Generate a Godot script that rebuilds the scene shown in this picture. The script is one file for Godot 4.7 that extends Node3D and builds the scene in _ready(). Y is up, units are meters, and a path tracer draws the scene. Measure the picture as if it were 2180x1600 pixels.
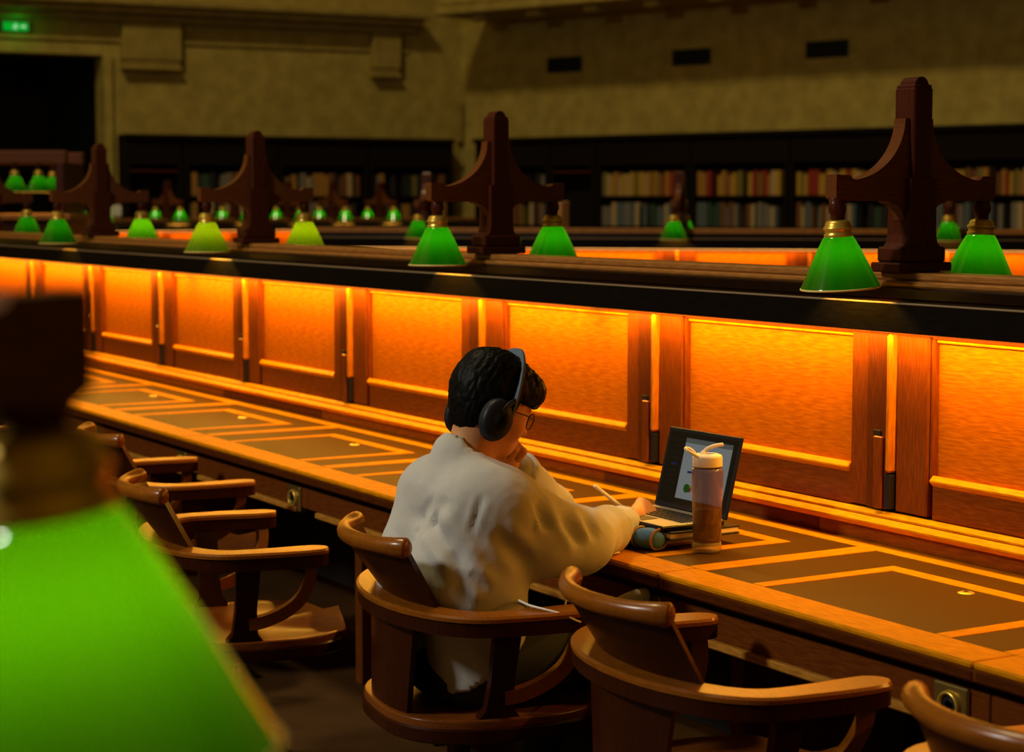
extends Node3D
# A reading room at night: one lit desk with a reader, green lamps, dark shelves behind.

const CAM := Vector3(0.0, 1.65, 3.44)
const YAW := 59.388
const PITCH := 5.078
const FOCAL_PX := 4124.4          # of a 2180 x 1600 frame
const BAY := 1.0675
const X0 := -3.7885               # divider under the nearest lamp stand
const TOP := 0.76

var used := {}
var mat := {}

# ------------------------------------------------------------------ naming
func numbered(called: String) -> String:
	if not used.has(called):
		used[called] = 0
		return called
	used[called] += 1
	return "%s_%03d" % [called, used[called]]

func tag(o: Node, label: String, category: String, group := "", kind := "") -> void:
	o.set_meta("label", label)
	o.set_meta("category", category)
	if group != "":
		o.set_meta("group", group)
	if kind != "":
		o.set_meta("kind", kind)

func thing(called: String, label: String, category: String, at := Vector3.ZERO, turn := 0.0, group := "") -> Node3D:
	var o := Node3D.new()
	o.name = numbered(called)
	add_child(o, true)
	o.position = at
	o.rotation.y = turn
	tag(o, label, category, group)
	return o

func done(st: SurfaceTool, called: String, m: Material, parent: Node = null) -> MeshInstance3D:
	var o := MeshInstance3D.new()
	o.mesh = st.commit()
	o.material_override = m
	if parent == null:
		o.name = numbered(called)
		add_child(o, true)
	else:
		o.name = called
		parent.add_child(o, true)
	return o

func inst(mesh: Mesh, called: String, m: Material, parent: Node, at := Vector3.ZERO) -> MeshInstance3D:
	var o := MeshInstance3D.new()
	o.mesh = mesh
	o.material_override = m
	o.name = called
	parent.add_child(o, true)
	o.position = at
	return o

func struct(st: SurfaceTool, called: String, m: Material, t := Transform3D()) -> MeshInstance3D:
	var o := MeshInstance3D.new()
	o.mesh = st.commit()
	o.material_override = m
	o.name = called
	add_child(o, true)
	o.transform = t
	o.set_meta("kind", "structure")
	return o

func dup(root: Node3D, at: Vector3, turn: float, label: String) -> Node3D:
	var r: Node3D = root.duplicate()
	r.name = numbered(str(root.name))
	add_child(r, true)
	r.position = at
	r.rotation.y = turn
	r.set_meta("label", label)
	return r

# ------------------------------------------------------------------ geometry
func mb() -> SurfaceTool:
	var st := SurfaceTool.new()
	st.begin(Mesh.PRIMITIVE_TRIANGLES)
	return st

func tri(st: SurfaceTool, a: Vector3, b: Vector3, c: Vector3, out: Vector3) -> void:
	var n := (b - a).cross(c - a)
	if n.length_squared() < 1e-16:
		return
	n = n.normalized()
	if n.dot(out) < 0.0:
		var t := b
		b = c
		c = t
		n = -n
	st.set_normal(n)
	st.add_vertex(a)
	st.set_normal(n)
	st.add_vertex(c)
	st.set_normal(n)
	st.add_vertex(b)

func quad(st: SurfaceTool, a: Vector3, b: Vector3, c: Vector3, d: Vector3, out: Vector3) -> void:
	tri(st, a, b, c, out)
	tri(st, a, c, d, out)

# a box with chamfered edges, turned by basis
func bx(st: SurfaceTool, c: Vector3, s: Vector3, b := 0.003, basis := Basis()) -> void:
	var h := s * 0.5
	b = minf(b, minf(h.x, minf(h.y, h.z)) * 0.8)
	var t := Transform3D(basis, c)
	for ax in 3:
		var u := (ax + 1) % 3
		var v := (ax + 2) % 3
		for sg in [-1.0, 1.0]:
			var p := []
			for k in [[-1.0, -1.0], [1.0, -1.0], [1.0, 1.0], [-1.0, 1.0]]:
				var q := Vector3.ZERO
				q[ax] = sg * h[ax]
				q[u] = k[0] * (h[u] - b)
				q[v] = k[1] * (h[v] - b)
				p.append(t * q)
			var o := Vector3.ZERO
			o[ax] = sg
			quad(st, p[0], p[1], p[2], p[3], basis * o)
		for su in [-1.0, 1.0]:
			for sv in [-1.0, 1.0]:
				var p := []
				for k in [[-1.0, 0], [1.0, 0], [1.0, 1], [-1.0, 1]]:
					var q := Vector3.ZERO
					q[ax] = k[0] * (h[ax] - b)
					q[u] = su * (h[u] - (b if k[1] == 1 else 0.0))
					q[v] = sv * (h[v] - (0.0 if k[1] == 1 else b))
					p.append(t * q)
				var o := Vector3.ZERO
				o[u] = su
				o[v] = sv
				quad(st, p[0], p[1], p[2], p[3], basis * o)
	for sx in [-1.0, 1.0]:
		for sy in [-1.0, 1.0]:
			for sz in [-1.0, 1.0]:
				var s3 := Vector3(sx, sy, sz)
				var k := s3 * h
				tri(st, t * (k - Vector3(0, sy, sz) * b), t * (k - Vector3(sx, 0, sz) * b), t * (k - Vector3(sx, sy, 0) * b), basis * s3)

func box(called: String, c: Vector3, s: Vector3, m: Material, parent: Node, b := 0.003, basis := Basis()) -> MeshInstance3D:
	var st := mb()
	bx(st, Vector3.ZERO, s, b, basis)
	var o := done(st, called, m, parent)
	o.position = c
	return o

# a smooth sheet of points rows[i][j]
func sheet(st: SurfaceTool, rows: Array, loop_u := false, loop_v := false, flip := false) -> void:
	var nu := rows.size()
	var nv: int = rows[0].size()
	var nor := []
	for i in nu:
		var line := PackedVector3Array()
		line.resize(nv)
		for j in nv:
			var ia := (i - 1 + nu) % nu if loop_u else maxi(i - 1, 0)
			var ib := (i + 1) % nu if loop_u else mini(i + 1, nu - 1)
			var ja := (j - 1 + nv) % nv if loop_v else maxi(j - 1, 0)
			var jb := (j + 1) % nv if loop_v else mini(j + 1, nv - 1)
			var du: Vector3 = rows[ib][j] - rows[ia][j]
			var dv: Vector3 = rows[i][jb] - rows[i][ja]
			var n := du.cross(dv)
			if n.length_squared() < 1e-18:
				var i2 := mini(i + 1, nu - 1) if i < nu / 2 else maxi(i - 1, 0)
				n = (rows[ib][j] - rows[ia][j]).cross(rows[i2][jb] - rows[i2][ja])
			line[j] = (n.normalized() if not flip else -n.normalized())
		nor.append(line)
	for i in (nu if loop_u else nu - 1):
		for j in (nv if loop_v else nv - 1):
			var i2 := (i + 1) % nu
			var j2 := (j + 1) % nv
			var q := [[i, j], [i2, j], [i2, j2], [i, j2]]
			for k in [[0, 2, 1], [0, 3, 2]]:
				var kk: Array = k if not flip else [k[0], k[2], k[1]]
				var a: Vector3 = rows[q[kk[0]][0]][q[kk[0]][1]]
				var b: Vector3 = rows[q[kk[1]][0]][q[kk[1]][1]]
				var c: Vector3 = rows[q[kk[2]][0]][q[kk[2]][1]]
				if (b - a).cross(c - a).length_squared() < 1e-20:
					continue
				for z in kk:
					st.set_normal(nor[q[z][0]][q[z][1]])
					st.add_vertex(rows[q[z][0]][q[z][1]])

# profile of (radius, height) turned round the y axis, bottom to top on the outside
func lathe(st: SurfaceTool, prof: Array, seg := 28, at := Vector3.ZERO, basis := Basis()) -> void:
	var rows := []
	for k in seg:
		var a := TAU * k / seg
		var line := PackedVector3Array()
		for p in prof:
			line.append(at + basis * Vector3(p[0] * cos(a), p[1], p[0] * sin(a)))
		rows.append(line)
	sheet(st, rows, true, false, false)

# split profile at hard corners: each piece its own smooth sheet
func lathe_hard(st: SurfaceTool, prof: Array, seg := 28, at := Vector3.ZERO, basis := Basis()) -> void:
	for i in prof.size() - 1:
		lathe(st, [prof[i], prof[i + 1]], seg, at, basis)

func frames(path: PackedVector3Array, up: Vector3) -> Array:
	var out := []
	for i in path.size():
		var t := (path[mini(i + 1, path.size() - 1)] - path[maxi(i - 1, 0)]).normalized()
		var s := t.cross(up)
		if s.length() < 0.05:
			s = t.cross(Vector3(1, 0, 0.1))
		s = s.normalized()
		out.append([s, s.cross(t).normalized()])
	return out

func tube(st: SurfaceTool, path: PackedVector3Array, radii: Array, seg := 10, up := Vector3.UP) -> void:
	var fr := frames(path, up)
	var rows := []
	for i in path.size():
		var r: float = radii[mini(i, radii.size() - 1)]
		var line := PackedVector3Array()
		for k in seg:
			var a := TAU * k / seg
			line.append(path[i] + fr[i][0] * cos(a) * r + fr[i][1] * sin(a) * r)
		rows.append(line)
	for e in [0, path.size() - 1]:
		var inward: Vector3 = (path[1] - path[0]).normalized() if e == 0 else (path[e - 1] - path[e]).normalized()
		var r: float = radii[mini(e, radii.size() - 1)]
		for h in [[0.7, 0.3], [0.02, 0.42]]:
			var line := PackedVector3Array()
			for k in seg:
				var a := TAU * k / seg
				line.append(path[e] - inward * r * h[1] + (fr[e][0] * cos(a) + fr[e][1] * sin(a)) * r * h[0])
			if e == 0:
				rows.push_front(line)
			else:
				rows.push_back(line)
	sheet(st, rows, false, true, true)

func smooth_path(pts: Array, steps := 8) -> PackedVector3Array:
	var out := PackedVector3Array()
	for i in pts.size() - 1:
		var a: Vector3 = pts[maxi(i - 1, 0)]
		var b: Vector3 = pts[i]
		var c: Vector3 = pts[i + 1]
		var d: Vector3 = pts[mini(i + 2, pts.size() - 1)]
		for k in steps:
			out.append(b.cubic_interpolate(c, a, d, float(k) / steps))
	out.append(pts[-1])
	return out

# profile polygon (x sideways, y up) swept along a path lying flat; flat-shaded across, smooth along; ends capped
func sweep(st: SurfaceTool, path: PackedVector3Array, profs: Array, up := Vector3.UP) -> void:
	var fr := frames(path, up)
	var n: int = profs[0].size()
	for j in n:
		var rows := []
		for i in path.size():
			var pr: Array = profs[mini(i, profs.size() - 1)]
			var a: Vector2 = pr[j]
			var b: Vector2 = pr[(j + 1) % n]
			rows.append(PackedVector3Array([path[i] + fr[i][0] * a.x + fr[i][1] * a.y, path[i] + fr[i][0] * b.x + fr[i][1] * b.y]))
		sheet(st, rows, false, false, true)
	for e in [0, path.size() - 1]:
		var pr: Array = profs[mini(e, profs.size() - 1)]
		var outward: Vector3 = (path[0] - path[1]) if e == 0 else (path[e] - path[e - 1])
		var mid := Vector2.ZERO
		for p in pr:
			mid += p / pr.size()
		var c: Vector3 = path[e] + fr[e][0] * mid.x + fr[e][1] * mid.y
		for j in n:
			var a: Vector2 = pr[j]
			var b: Vector2 = pr[(j + 1) % n]
			tri(st, c, path[e] + fr[e][0] * a.x + fr[e][1] * a.y, path[e] + fr[e][0] * b.x + fr[e][1] * b.y, outward)

# flat outline (in the plane of ux, uy) given a thickness along w
func slab(st: SurfaceTool, outline: PackedVector2Array, ux: Vector3, uy: Vector3, w: Vector3, thick: float, at := Vector3.ZERO) -> void:
	var idx := Geometry2D.triangulate_polygon(outline)
	var f := func(p: Vector2, k: float) -> Vector3: return at + ux * p.x + uy * p.y + w * k
	for i in range(0, idx.size(), 3):
		for k in [-0.5, 0.5]:
			tri(st, f.call(outline[idx[i]], k * thick), f.call(outline[idx[i + 1]], k * thick), f.call(outline[idx[i + 2]], k * thick), w * k)
	var ccw := not Geometry2D.is_polygon_clockwise(outline)
	for i in outline.size():
		var a := outline[i]
		var b := outline[(i + 1) % outline.size()]
		var e := b - a
		var n := Vector2(e.y, -e.x) * (1.0 if ccw else -1.0)
		quad(st, f.call(a, -0.5 * thick), f.call(b, -0.5 * thick), f.call(b, 0.5 * thick), f.call(a, 0.5 * thick), ux * n.x + uy * n.y)

func arc2(c: Vector2, r: Vector2, a0: float, a1: float, n: int) -> Array:
	var out := []
	for k in n + 1:
		var a := deg_to_rad(lerpf(a0, a1, float(k) / n))
		out.append(c + Vector2(cos(a) * r.x, sin(a) * r.y))
	return out

# ------------------------------------------------------------------ joined bodies
class Body:
	var lo: Vector3
	var cell: float
	var n: Vector3i
	var d: PackedFloat32Array

	func _init(a: Vector3, b: Vector3, c: float) -> void:
		lo = a
		cell = c
		n = Vector3i(((b - a) / c).ceil()) + Vector3i.ONE
		d.resize(n.x * n.y * n.z)
		d.fill(9.0)

	func span(a: Vector3, b: Vector3) -> Array:
		var p := Vector3i(((a - lo) / cell).floor()).clamp(Vector3i.ZERO, n - Vector3i.ONE)
		var q := Vector3i(((b - lo) / cell).ceil()).clamp(Vector3i.ZERO, n - Vector3i.ONE)
		return [p, q]

	func join(i: int, v: float, k: float) -> void:
		var o := d[i]
		var h := k - absf(o - v)
		if h > 0.0:
			d[i] = minf(o, v) - h * h / (4.0 * k)
		elif v < o:
			d[i] = v

	func limb(a: Vector3, ra: float, b: Vector3, rb: float, k := 0.02) -> void:
		var m := Vector3.ONE * (maxf(ra, rb) + k + cell * 2.0)
		var s := span(a.min(b) - m, a.max(b) + m)
		var ab := b - a
		var l2 := maxf(ab.length_squared(), 1e-9)
		for z in range(s[0].z, s[1].z + 1):
			for y in range(s[0].y, s[1].y + 1):
				var at: int = (z * n.y + y) * n.x
				for x in range(s[0].x, s[1].x + 1):
					var p := lo + Vector3(x, y, z) * cell - a
					var t := clampf(p.dot(ab) / l2, 0.0, 1.0)
					join(at + x, (p - ab * t).length() - lerpf(ra, rb, t), k)

	func egg(c: Vector3, basis: Basis, r: Vector3, k := 0.02) -> void:
		var m := Vector3.ONE * (maxf(r.x, maxf(r.y, r.z)) + k + cell * 2.0)
		var s := span(c - m, c + m)
		var inv := basis.transposed()
		var rm := minf(r.x, minf(r.y, r.z))
		for z in range(s[0].z, s[1].z + 1):
			for y in range(s[0].y, s[1].y + 1):
				var at: int = (z * n.y + y) * n.x
				for x in range(s[0].x, s[1].x + 1):
					var p := inv * (lo + Vector3(x, y, z) * cell - c)
					var q := (p / r).length()
					join(at + x, (q - 1.0) * rm if q < 1e-3 else q * (q - 1.0) / (p / (r * r)).length(), k)

	# f(p, old) gives the new value at every node
	func each(f: Callable) -> void:
		for z in n.z:
			for y in n.y:
				for x in n.x:
					var i := (z * n.y + y) * n.x + x
					if d[i] < 0.2:
						d[i] = f.call(lo + Vector3(x, y, z) * cell, d[i])

	func add_to(st: SurfaceTool, move = null) -> void:
		var where := PackedInt32Array()
		where.resize(n.x * n.y * n.z)
		where.fill(-1)
		var v := PackedVector3Array()
		var sx := 1
		var sy := n.x
		var sz := n.x * n.y
		var off := [0, sx, sy, sx + sy, sz, sx + sz, sy + sz, sx + sy + sz]
		var edges := [[0, 1], [2, 3], [4, 5], [6, 7], [0, 2], [1, 3], [4, 6], [5, 7], [0, 4], [1, 5], [2, 6], [3, 7]]
		for z in n.z - 1:
			for y in n.y - 1:
				var row := (z * n.y + y) * n.x
				for x in n.x - 1:
					var i := row + x
					var neg := 0
					for o in off:
						if d[i + o] < 0.0:
							neg += 1
					if neg == 0 or neg == 8:
						continue
					var sum := Vector3.ZERO
					var cnt := 0
					for e in edges:
						var a := d[i + off[e[0]]]
						var b := d[i + off[e[1]]]
						if (a < 0.0) != (b < 0.0):
							var t := a / (a - b)
							var pa := Vector3(e[0] & 1, (e[0] >> 1) & 1, e[0] >> 2)
							var pb := Vector3(e[1] & 1, (e[1] >> 1) & 1, e[1] >> 2)
							sum += pa.lerp(pb, t)
							cnt += 1
					where[i] = v.size()
					v.append(lo + (Vector3(x, y, z) + sum / cnt) * cell)
		var f := PackedInt32Array()
		for z in range(1, n.z - 1):
			for y in range(1, n.y - 1):
				for x in range(1, n.x - 1):
					var i := (z * n.y + y) * n.x + x
					var a := d[i] < 0.0
					for ax in 3:
						var s: int = [sx, sy, sz][ax]
						if a == (d[i + s] < 0.0):
							continue
						var u: int = [sy, sz, sx][ax]
						var w: int = [sz, sx, sy][ax]
						var q := [where[i - u - w], where[i - w], where[i], where[i - u]]
						if q.has(-1):
							continue
						# front faces run clockwise
						if a:
							f.append_array([q[0], q[2], q[1], q[0], q[3], q[2]])
						else:
							f.append_array([q[0], q[1], q[2], q[0], q[2], q[3]])
		for pass_ in (2 if move != null else 1):
			var nor := PackedVector3Array()
			nor.resize(v.size())
			for t in range(0, f.size(), 3):
				var nn := (v[f[t + 2]] - v[f[t]]).cross(v[f[t + 1]] - v[f[t]])
				for k in 3:
					nor[f[t + k]] += nn
			if pass_ == 0 and move != null:
				for k in v.size():
					v[k] = move.call(v[k], nor[k].normalized())
				continue
			for t in f.size():
				st.set_normal(nor[f[t]].normalized())
				st.add_vertex(v[f[t]])

# ------------------------------------------------------------------ materials
func lin(r: float, g: float, b: float) -> Color:
	return Color(r, g, b).linear_to_srgb()

func plain(r: float, g: float, b: float, rough := 0.6, metal := 0.0) -> StandardMaterial3D:
	var m := StandardMaterial3D.new()
	m.albedo_color = lin(r, g, b)
	m.roughness = rough
	m.metallic = metal
	m.metallic_specular = 0.5 if metal > 0.0 else 0.32
	return m

func noise_tex(freq: float, lows: Color, highs: Color, octaves := 4, side := 512, kind := FastNoiseLite.TYPE_SIMPLEX_SMOOTH, s := 3) -> NoiseTexture2D:
	var f := FastNoiseLite.new()
	f.noise_type = kind
	f.seed = s
	f.frequency = freq
	f.fractal_octaves = octaves
	var t := NoiseTexture2D.new()
	t.width = side
	t.height = side
	t.seamless = true
	t.noise = f
	var g := Gradient.new()
	g.set_color(0, lows)
	g.set_color(1, highs)
	t.color_ramp = g
	return t

func wood(r: float, g: float, b: float, axis: int, rough := 0.4, coat := 0.3, k := 1.0) -> StandardMaterial3D:
	var m := plain(r, g, b, rough)
	m.albedo_texture = mat.grain
	m.uv1_triplanar = true
	var s := Vector3(6.0, 6.0, 6.0) * k
	s[axis] = 0.6 * k
	m.uv1_scale = s
	m.uv1_offset = Vector3(0.37, 0.11, 0.73)
	m.metallic_specular = 0.2 if coat > 0.15 else 0.12
	if coat > 0.15:
		m.clearcoat_enabled = true
		m.clearcoat = coat
		m.clearcoat_roughness = 0.22
	return m

func rough_mat(r: float, g: float, b: float, tex: Texture2D, scale: float, rough := 0.8) -> StandardMaterial3D:
	var m := plain(r, g, b, rough)
	m.albedo_texture = tex
	m.uv1_triplanar = true
	m.uv1_scale = Vector3.ONE * scale
	return m

func materials() -> void:
	mat.grain = noise_tex(0.045, Color(0.74, 0.69, 0.65), Color(1, 1, 1), 4)
	mat.cloudy = noise_tex(0.03, Color(0.84, 0.83, 0.80), Color(1, 1, 1), 4, 256)
	mat.speck = noise_tex(0.12, Color(0.62, 0.62, 0.62), Color(1, 1, 1), 3, 256)
	mat.panel = wood(0.55, 0.155, 0.001, 0, 0.5, 0.08)
	mat.strip = wood(0.70, 0.27, 0.001, 0, 0.45, 0.1)
	mat.strip_across = wood(0.70, 0.27, 0.001, 2, 0.45, 0.1)
	mat.stile = wood(0.21, 0.048, 0.002, 1, 0.4, 0.3)
	mat.pilaster = wood(0.13, 0.03, 0.002, 1, 0.45, 0.3)
	mat.rail = wood(0.27, 0.062, 0.002, 0, 0.42, 0.3)
	mat.moulding = wood(0.85, 0.34, 0.001, 0, 0.4, 0.1)
	mat.bead = wood(0.6, 0.2, 0.008, 1, 0.32, 0.4)
	mat.fascia = wood(0.007, 0.006, 0.004, 0, 0.5, 0.1)
	mat.cap_edge = plain(0.22, 0.17, 0.10, 0.35)
	mat.cap = wood(0.014, 0.004, 0.002, 0, 0.3, 0.3)
	mat.ridge = wood(0.42, 0.18, 0.04, 0, 0.36, 0.3)
	mat.apron = wood(0.17, 0.045, 0.006, 0, 0.5, 0.15)
	mat.edge = wood(0.10, 0.024, 0.003, 0, 0.5, 0.1)
	mat.raw = wood(0.55, 0.25, 0.035, 0, 0.7, 0.0)
	mat.dark = plain(0.012, 0.008, 0.006, 0.7)
	mat.leather = rough_mat(0.098, 0.041, 0.001, mat.speck, 9.0, 0.5)
	mat.leather.metallic_specular = 0.17
	mat.stand = wood(0.085, 0.018, 0.007, 1, 0.4, 0.2)
	mat.stand_arm = wood(0.17, 0.055, 0.014, 2, 0.4, 0.2)
	mat.chair = wood(0.042, 0.0085, 0.0014, 1, 0.34, 0.25)
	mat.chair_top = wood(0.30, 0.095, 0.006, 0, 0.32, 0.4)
	mat.seat = wood(0.2, 0.06, 0.008, 2, 0.38, 0.3)
	mat.brass = plain(0.72, 0.47, 0.06, 0.32, 0.6)
	mat.brass_dull = plain(0.35, 0.24, 0.06, 0.45, 1.0)
	mat.iron = plain(0.012, 0.010, 0.008, 0.6)
	var sh := plain(0.001, 0.05, 0.002, 0.1)
	sh.backlight_enabled = true
	sh.backlight = lin(0.0004, 0.015, 0.0)
	sh.clearcoat_enabled = true
	sh.clearcoat = 1.0
	sh.clearcoat_roughness = 0.04
	mat.shade = sh
	var sl: StandardMaterial3D = sh.duplicate()
	sl.backlight = lin(0.0062, 0.0165, 0.0)
	mat.shade_lime = sl
	var sm: StandardMaterial3D = sh.duplicate()
	sm.backlight = lin(0.0024, 0.0190, 0.0)
	mat.shade_mid = sm
	mat.rim = plain(0.75, 0.6, 0.2, 0.4)
	mat.bulb = plain(0.9, 0.85, 0.7, 0.4)
	mat.bulb.emission_enabled = true
	mat.bulb.emission = Color(1, 0.78, 0.45)
	mat.bulb.emission_energy_multiplier = 3.0
	mat.tube = plain(0.9, 0.85, 0.7, 0.4)
	mat.tube.emission_enabled = true
	mat.tube.emission = Color(1, 0.72, 0.36)
	mat.tube.emission_energy_multiplier = 2.0
	mat.lamp_panel = plain(0.9, 0.9, 0.86, 0.5)
	mat.lamp_panel.emission_enabled = true
	mat.lamp_panel.emission = Color(1, 0.95, 0.85)
	mat.lamp_panel.emission_energy_multiplier = 3.0
	mat.plaster = rough_mat(0.56, 0.43, 0.10, mat.cloudy, 0.35, 0.9)
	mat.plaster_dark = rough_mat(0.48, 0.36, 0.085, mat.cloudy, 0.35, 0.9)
	mat.floor = rough_mat(0.07, 0.028, 0.004, mat.cloudy, 0.6, 0.6)
	mat.ceiling = plain(0.4, 0.36, 0.26, 0.9)
	mat.case_wood = wood(0.02, 0.015, 0.011, 1, 0.55, 0.1)
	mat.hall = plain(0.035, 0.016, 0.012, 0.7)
	mat.vent = plain(0.012, 0.014, 0.014, 0.6)
	mat.skin = plain(0.55, 0.25, 0.10, 0.5)
	mat.skin.subsurf_scatter_enabled = true
	mat.skin.subsurf_scatter_strength = 0.15
	var cl := rough_mat(0.74, 0.73, 0.68, mat.speck, 26.0, 0.95)
	cl.rim_enabled = true
	cl.rim = 0.3
	mat.shirt = cl
	mat.rib = rough_mat(0.52, 0.50, 0.45, mat.speck, 40.0, 0.95)
	mat.trousers = rough_mat(0.05, 0.052, 0.064, mat.speck, 30.0, 0.95)
	mat.hair = plain(0.004, 0.0037, 0.0033, 0.5)
	mat.hair.metallic_specular = 0.2
	mat.phones = plain(0.012, 0.014, 0.018, 0.45)
	mat.phones_band = plain(0.10, 0.14, 0.19, 0.45)
	mat.black = plain(0.012, 0.012, 0.013, 0.35)
	mat.silver = plain(0.45, 0.42, 0.38, 0.35, 0.7)
	mat.white = plain(0.8, 0.78, 0.72, 0.45)
	mat.cream = plain(0.72, 0.62, 0.45, 0.4)
	mat.tan = plain(0.35, 0.17, 0.05, 0.6)
	mat.denim = rough_mat(0.14, 0.36, 0.9, mat.speck, 30.0, 0.9)
	mat.grey_cloth = rough_mat(0.075, 0.078, 0.095, mat.speck, 24.0, 0.95)

# ------------------------------------------------------------------ lamps and stands
var lamp0: Node3D
var lamp_glow := 3.0

func make_lamp() -> Node3D:
	var t := thing("green_lamp", "", "lamp")
	var st := mb()
	# glass cone, open below
	var prof := [[0.1, 0.0], [0.099, 0.004], [0.086, 0.03], [0.072, 0.06], [0.058, 0.09], [0.046, 0.113], [0.040, 0.124], [0.036, 0.129], [0.030, 0.131]]
	lathe(st, prof, 112)
	done(st, "shade", mat.shade, t)
	st = mb()
	var ring := PackedVector3Array()
	for k in 41:
		ring.append(Vector3(cos(TAU * k / 40) * 0.0995, 0.0, sin(TAU * k / 40) * 0.0995))
	tube(st, ring, [0.0028], 6)
	done(st, "shade_rim", mat.rim, t)
	st = mb()
	lathe(st, [[0.0, 0.126], [0.033, 0.126], [0.036, 0.130], [0.0365, 0.136], [0.033, 0.139], [0.0335, 0.145], [0.037, 0.148], [0.037, 0.153], [0.032, 0.158], [0.032, 0.163], [0.028, 0.168], [0.020, 0.171], [0.0, 0.172]], 28)
	done(st, "brass_gallery", mat.brass, t)
	st = mb()
	lathe(st, [[0.0, 0.170], [0.017, 0.171], [0.018, 0.185], [0.022, 0.190], [0.023, 0.204], [0.020, 0.210], [0.020, 0.228], [0.0, 0.228]], 24)
	done(st, "canopy", mat.stand, t)
	st = mb()
	lathe(st, [[0.0, 0.052], [0.012, 0.055], [0.019, 0.066], [0.019, 0.080], [0.012, 0.098], [0.011, 0.126]], 18)
	done(st, "bulb", mat.bulb, t)
	return t

func lamp_light(o: Node3D, power: float) -> void:
	var l := OmniLight3D.new()
	l.name = "bulb_light"
	o.add_child(l, true)
	l.position = Vector3(0, 0.074, 0)
	l.light_color = Color(1.0, 0.74, 0.30)
	l.light_energy = power * lamp_glow
	l.light_size = 0.018
	l.omni_range = 60.0
	l.omni_attenuation = 2.0
	l.shadow_enabled = true

var lamps_made := 0
func put_lamp(at: Vector3, label: String, power := 0.1, tilt := Vector3.ZERO, glass := "shade", group := "green glass lamps hanging from the lamp stands") -> Node3D:
	var o: Node3D
	if lamps_made == 0:
		o = lamp0
		o.set_meta("label", label)
	else:
		o = dup(lamp0, at, 0.0, label)
	o.position = at
	o.rotation_degrees = tilt
	o.set_meta("group", group)
	(o.get_node("shade") as MeshInstance3D).material_override = mat[glass]
	lamps_made += 1
	lights_due.append([o, power])
	return o

var lights_due := []
func light_all() -> void:
	for a in lights_due:
		lamp_light(a[0], a[1])

var stand0: Node3D
# local origin where the post stands on the ridge (y = 1.475 on the first desk); arms reach along z
func make_stand() -> Node3D:
	var t := thing("lamp_stand", "", "lamp stand")
	var st := mb()
	bx(st, Vector3(0, 0.0125, 0), Vector3(0.115, 0.025, 0.178), 0.004)
	bx(st, Vector3(0, 0.045, 0), Vector3(0.10, 0.04, 0.150), 0.006)
	done(st, "base", mat.stand, t)
	st = mb()
	var lower := PackedVector2Array()
	for s in [1, -1]:
		var half := []
		for p in [[0.060, 0.064], [0.050, 0.075], [0.045, 0.095], [0.043, 0.24]]:
			half.append(Vector2(p[0] * s, p[1]))
		if s == -1:
			half.reverse()
		for p in half:
			lower.append(p)
	slab(st, lower, Vector3(0, 0, 1), Vector3.UP, Vector3.RIGHT, 0.085)
	done(st, "pedestal", mat.stand, t)
	st = mb()
	bx(st, Vector3(0, 0.33, 0), Vector3(0.075, 0.28, 0.064), 0.004)
	bx(st, Vector3(0, 0.47, 0), Vector3(0.07, 0.016, 0.06), 0.003)
	done(st, "post", mat.stand, t)
	st = mb()
	slab(st, PackedVector2Array(arc2(Vector2(0, 0.472), Vector2(0.024, 0.026), 0, 180, 14)), Vector3(0, 0, 1), Vector3.UP, Vector3.RIGHT, 0.056)
	done(st, "finial", mat.stand, t)
	for s in [1.0, -1.0]:
		st = mb()
		var o := PackedVector2Array()
		for p in arc2(Vector2(0.232, 0.392), Vector2(0.185, 0.158), 180, 262, 18):
			o.append(p)
		o.append_array(PackedVector2Array([Vector2(0.218, 0.238), Vector2(0.224, 0.246), Vector2(0.270, 0.248), Vector2(0.270, 0.190), Vector2(0.258, 0.182), Vector2(0.10, 0.182)]))
		for p in arc2(Vector2(0.09, 0.106), Vector2(0.05, 0.07), 90, 180, 8):
			o.append(p)
		o.append(Vector2(0.02, 0.106))
		o.append(Vector2(0.02, 0.392))
		var q := PackedVector2Array()
		for p in o:
			q.append(Vector2(p.x * s, p.y))
		slab(st, q, Vector3(0, 0, 1), Vector3.UP, Vector3.RIGHT, 0.042)
		done(st, "bracket_arm", mat.stand_arm, t)
	return t

var stands_made := 0
func put_stand(at: Vector3, turn: float, label: String, squash := 1.0) -> Node3D:
	var o: Node3D
	if stands_made == 0:
		o = stand0
		o.position = at
		o.rotation.y = turn
		o.set_meta("label", label)
	else:
		o = dup(stand0, at, turn, label)
	if squash != 1.0:
		o.scale = Vector3(1, squash, 1)
	o.set_meta("group", "wooden lamp stands on the desk partitions")
	stands_made += 1
	return o

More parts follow.
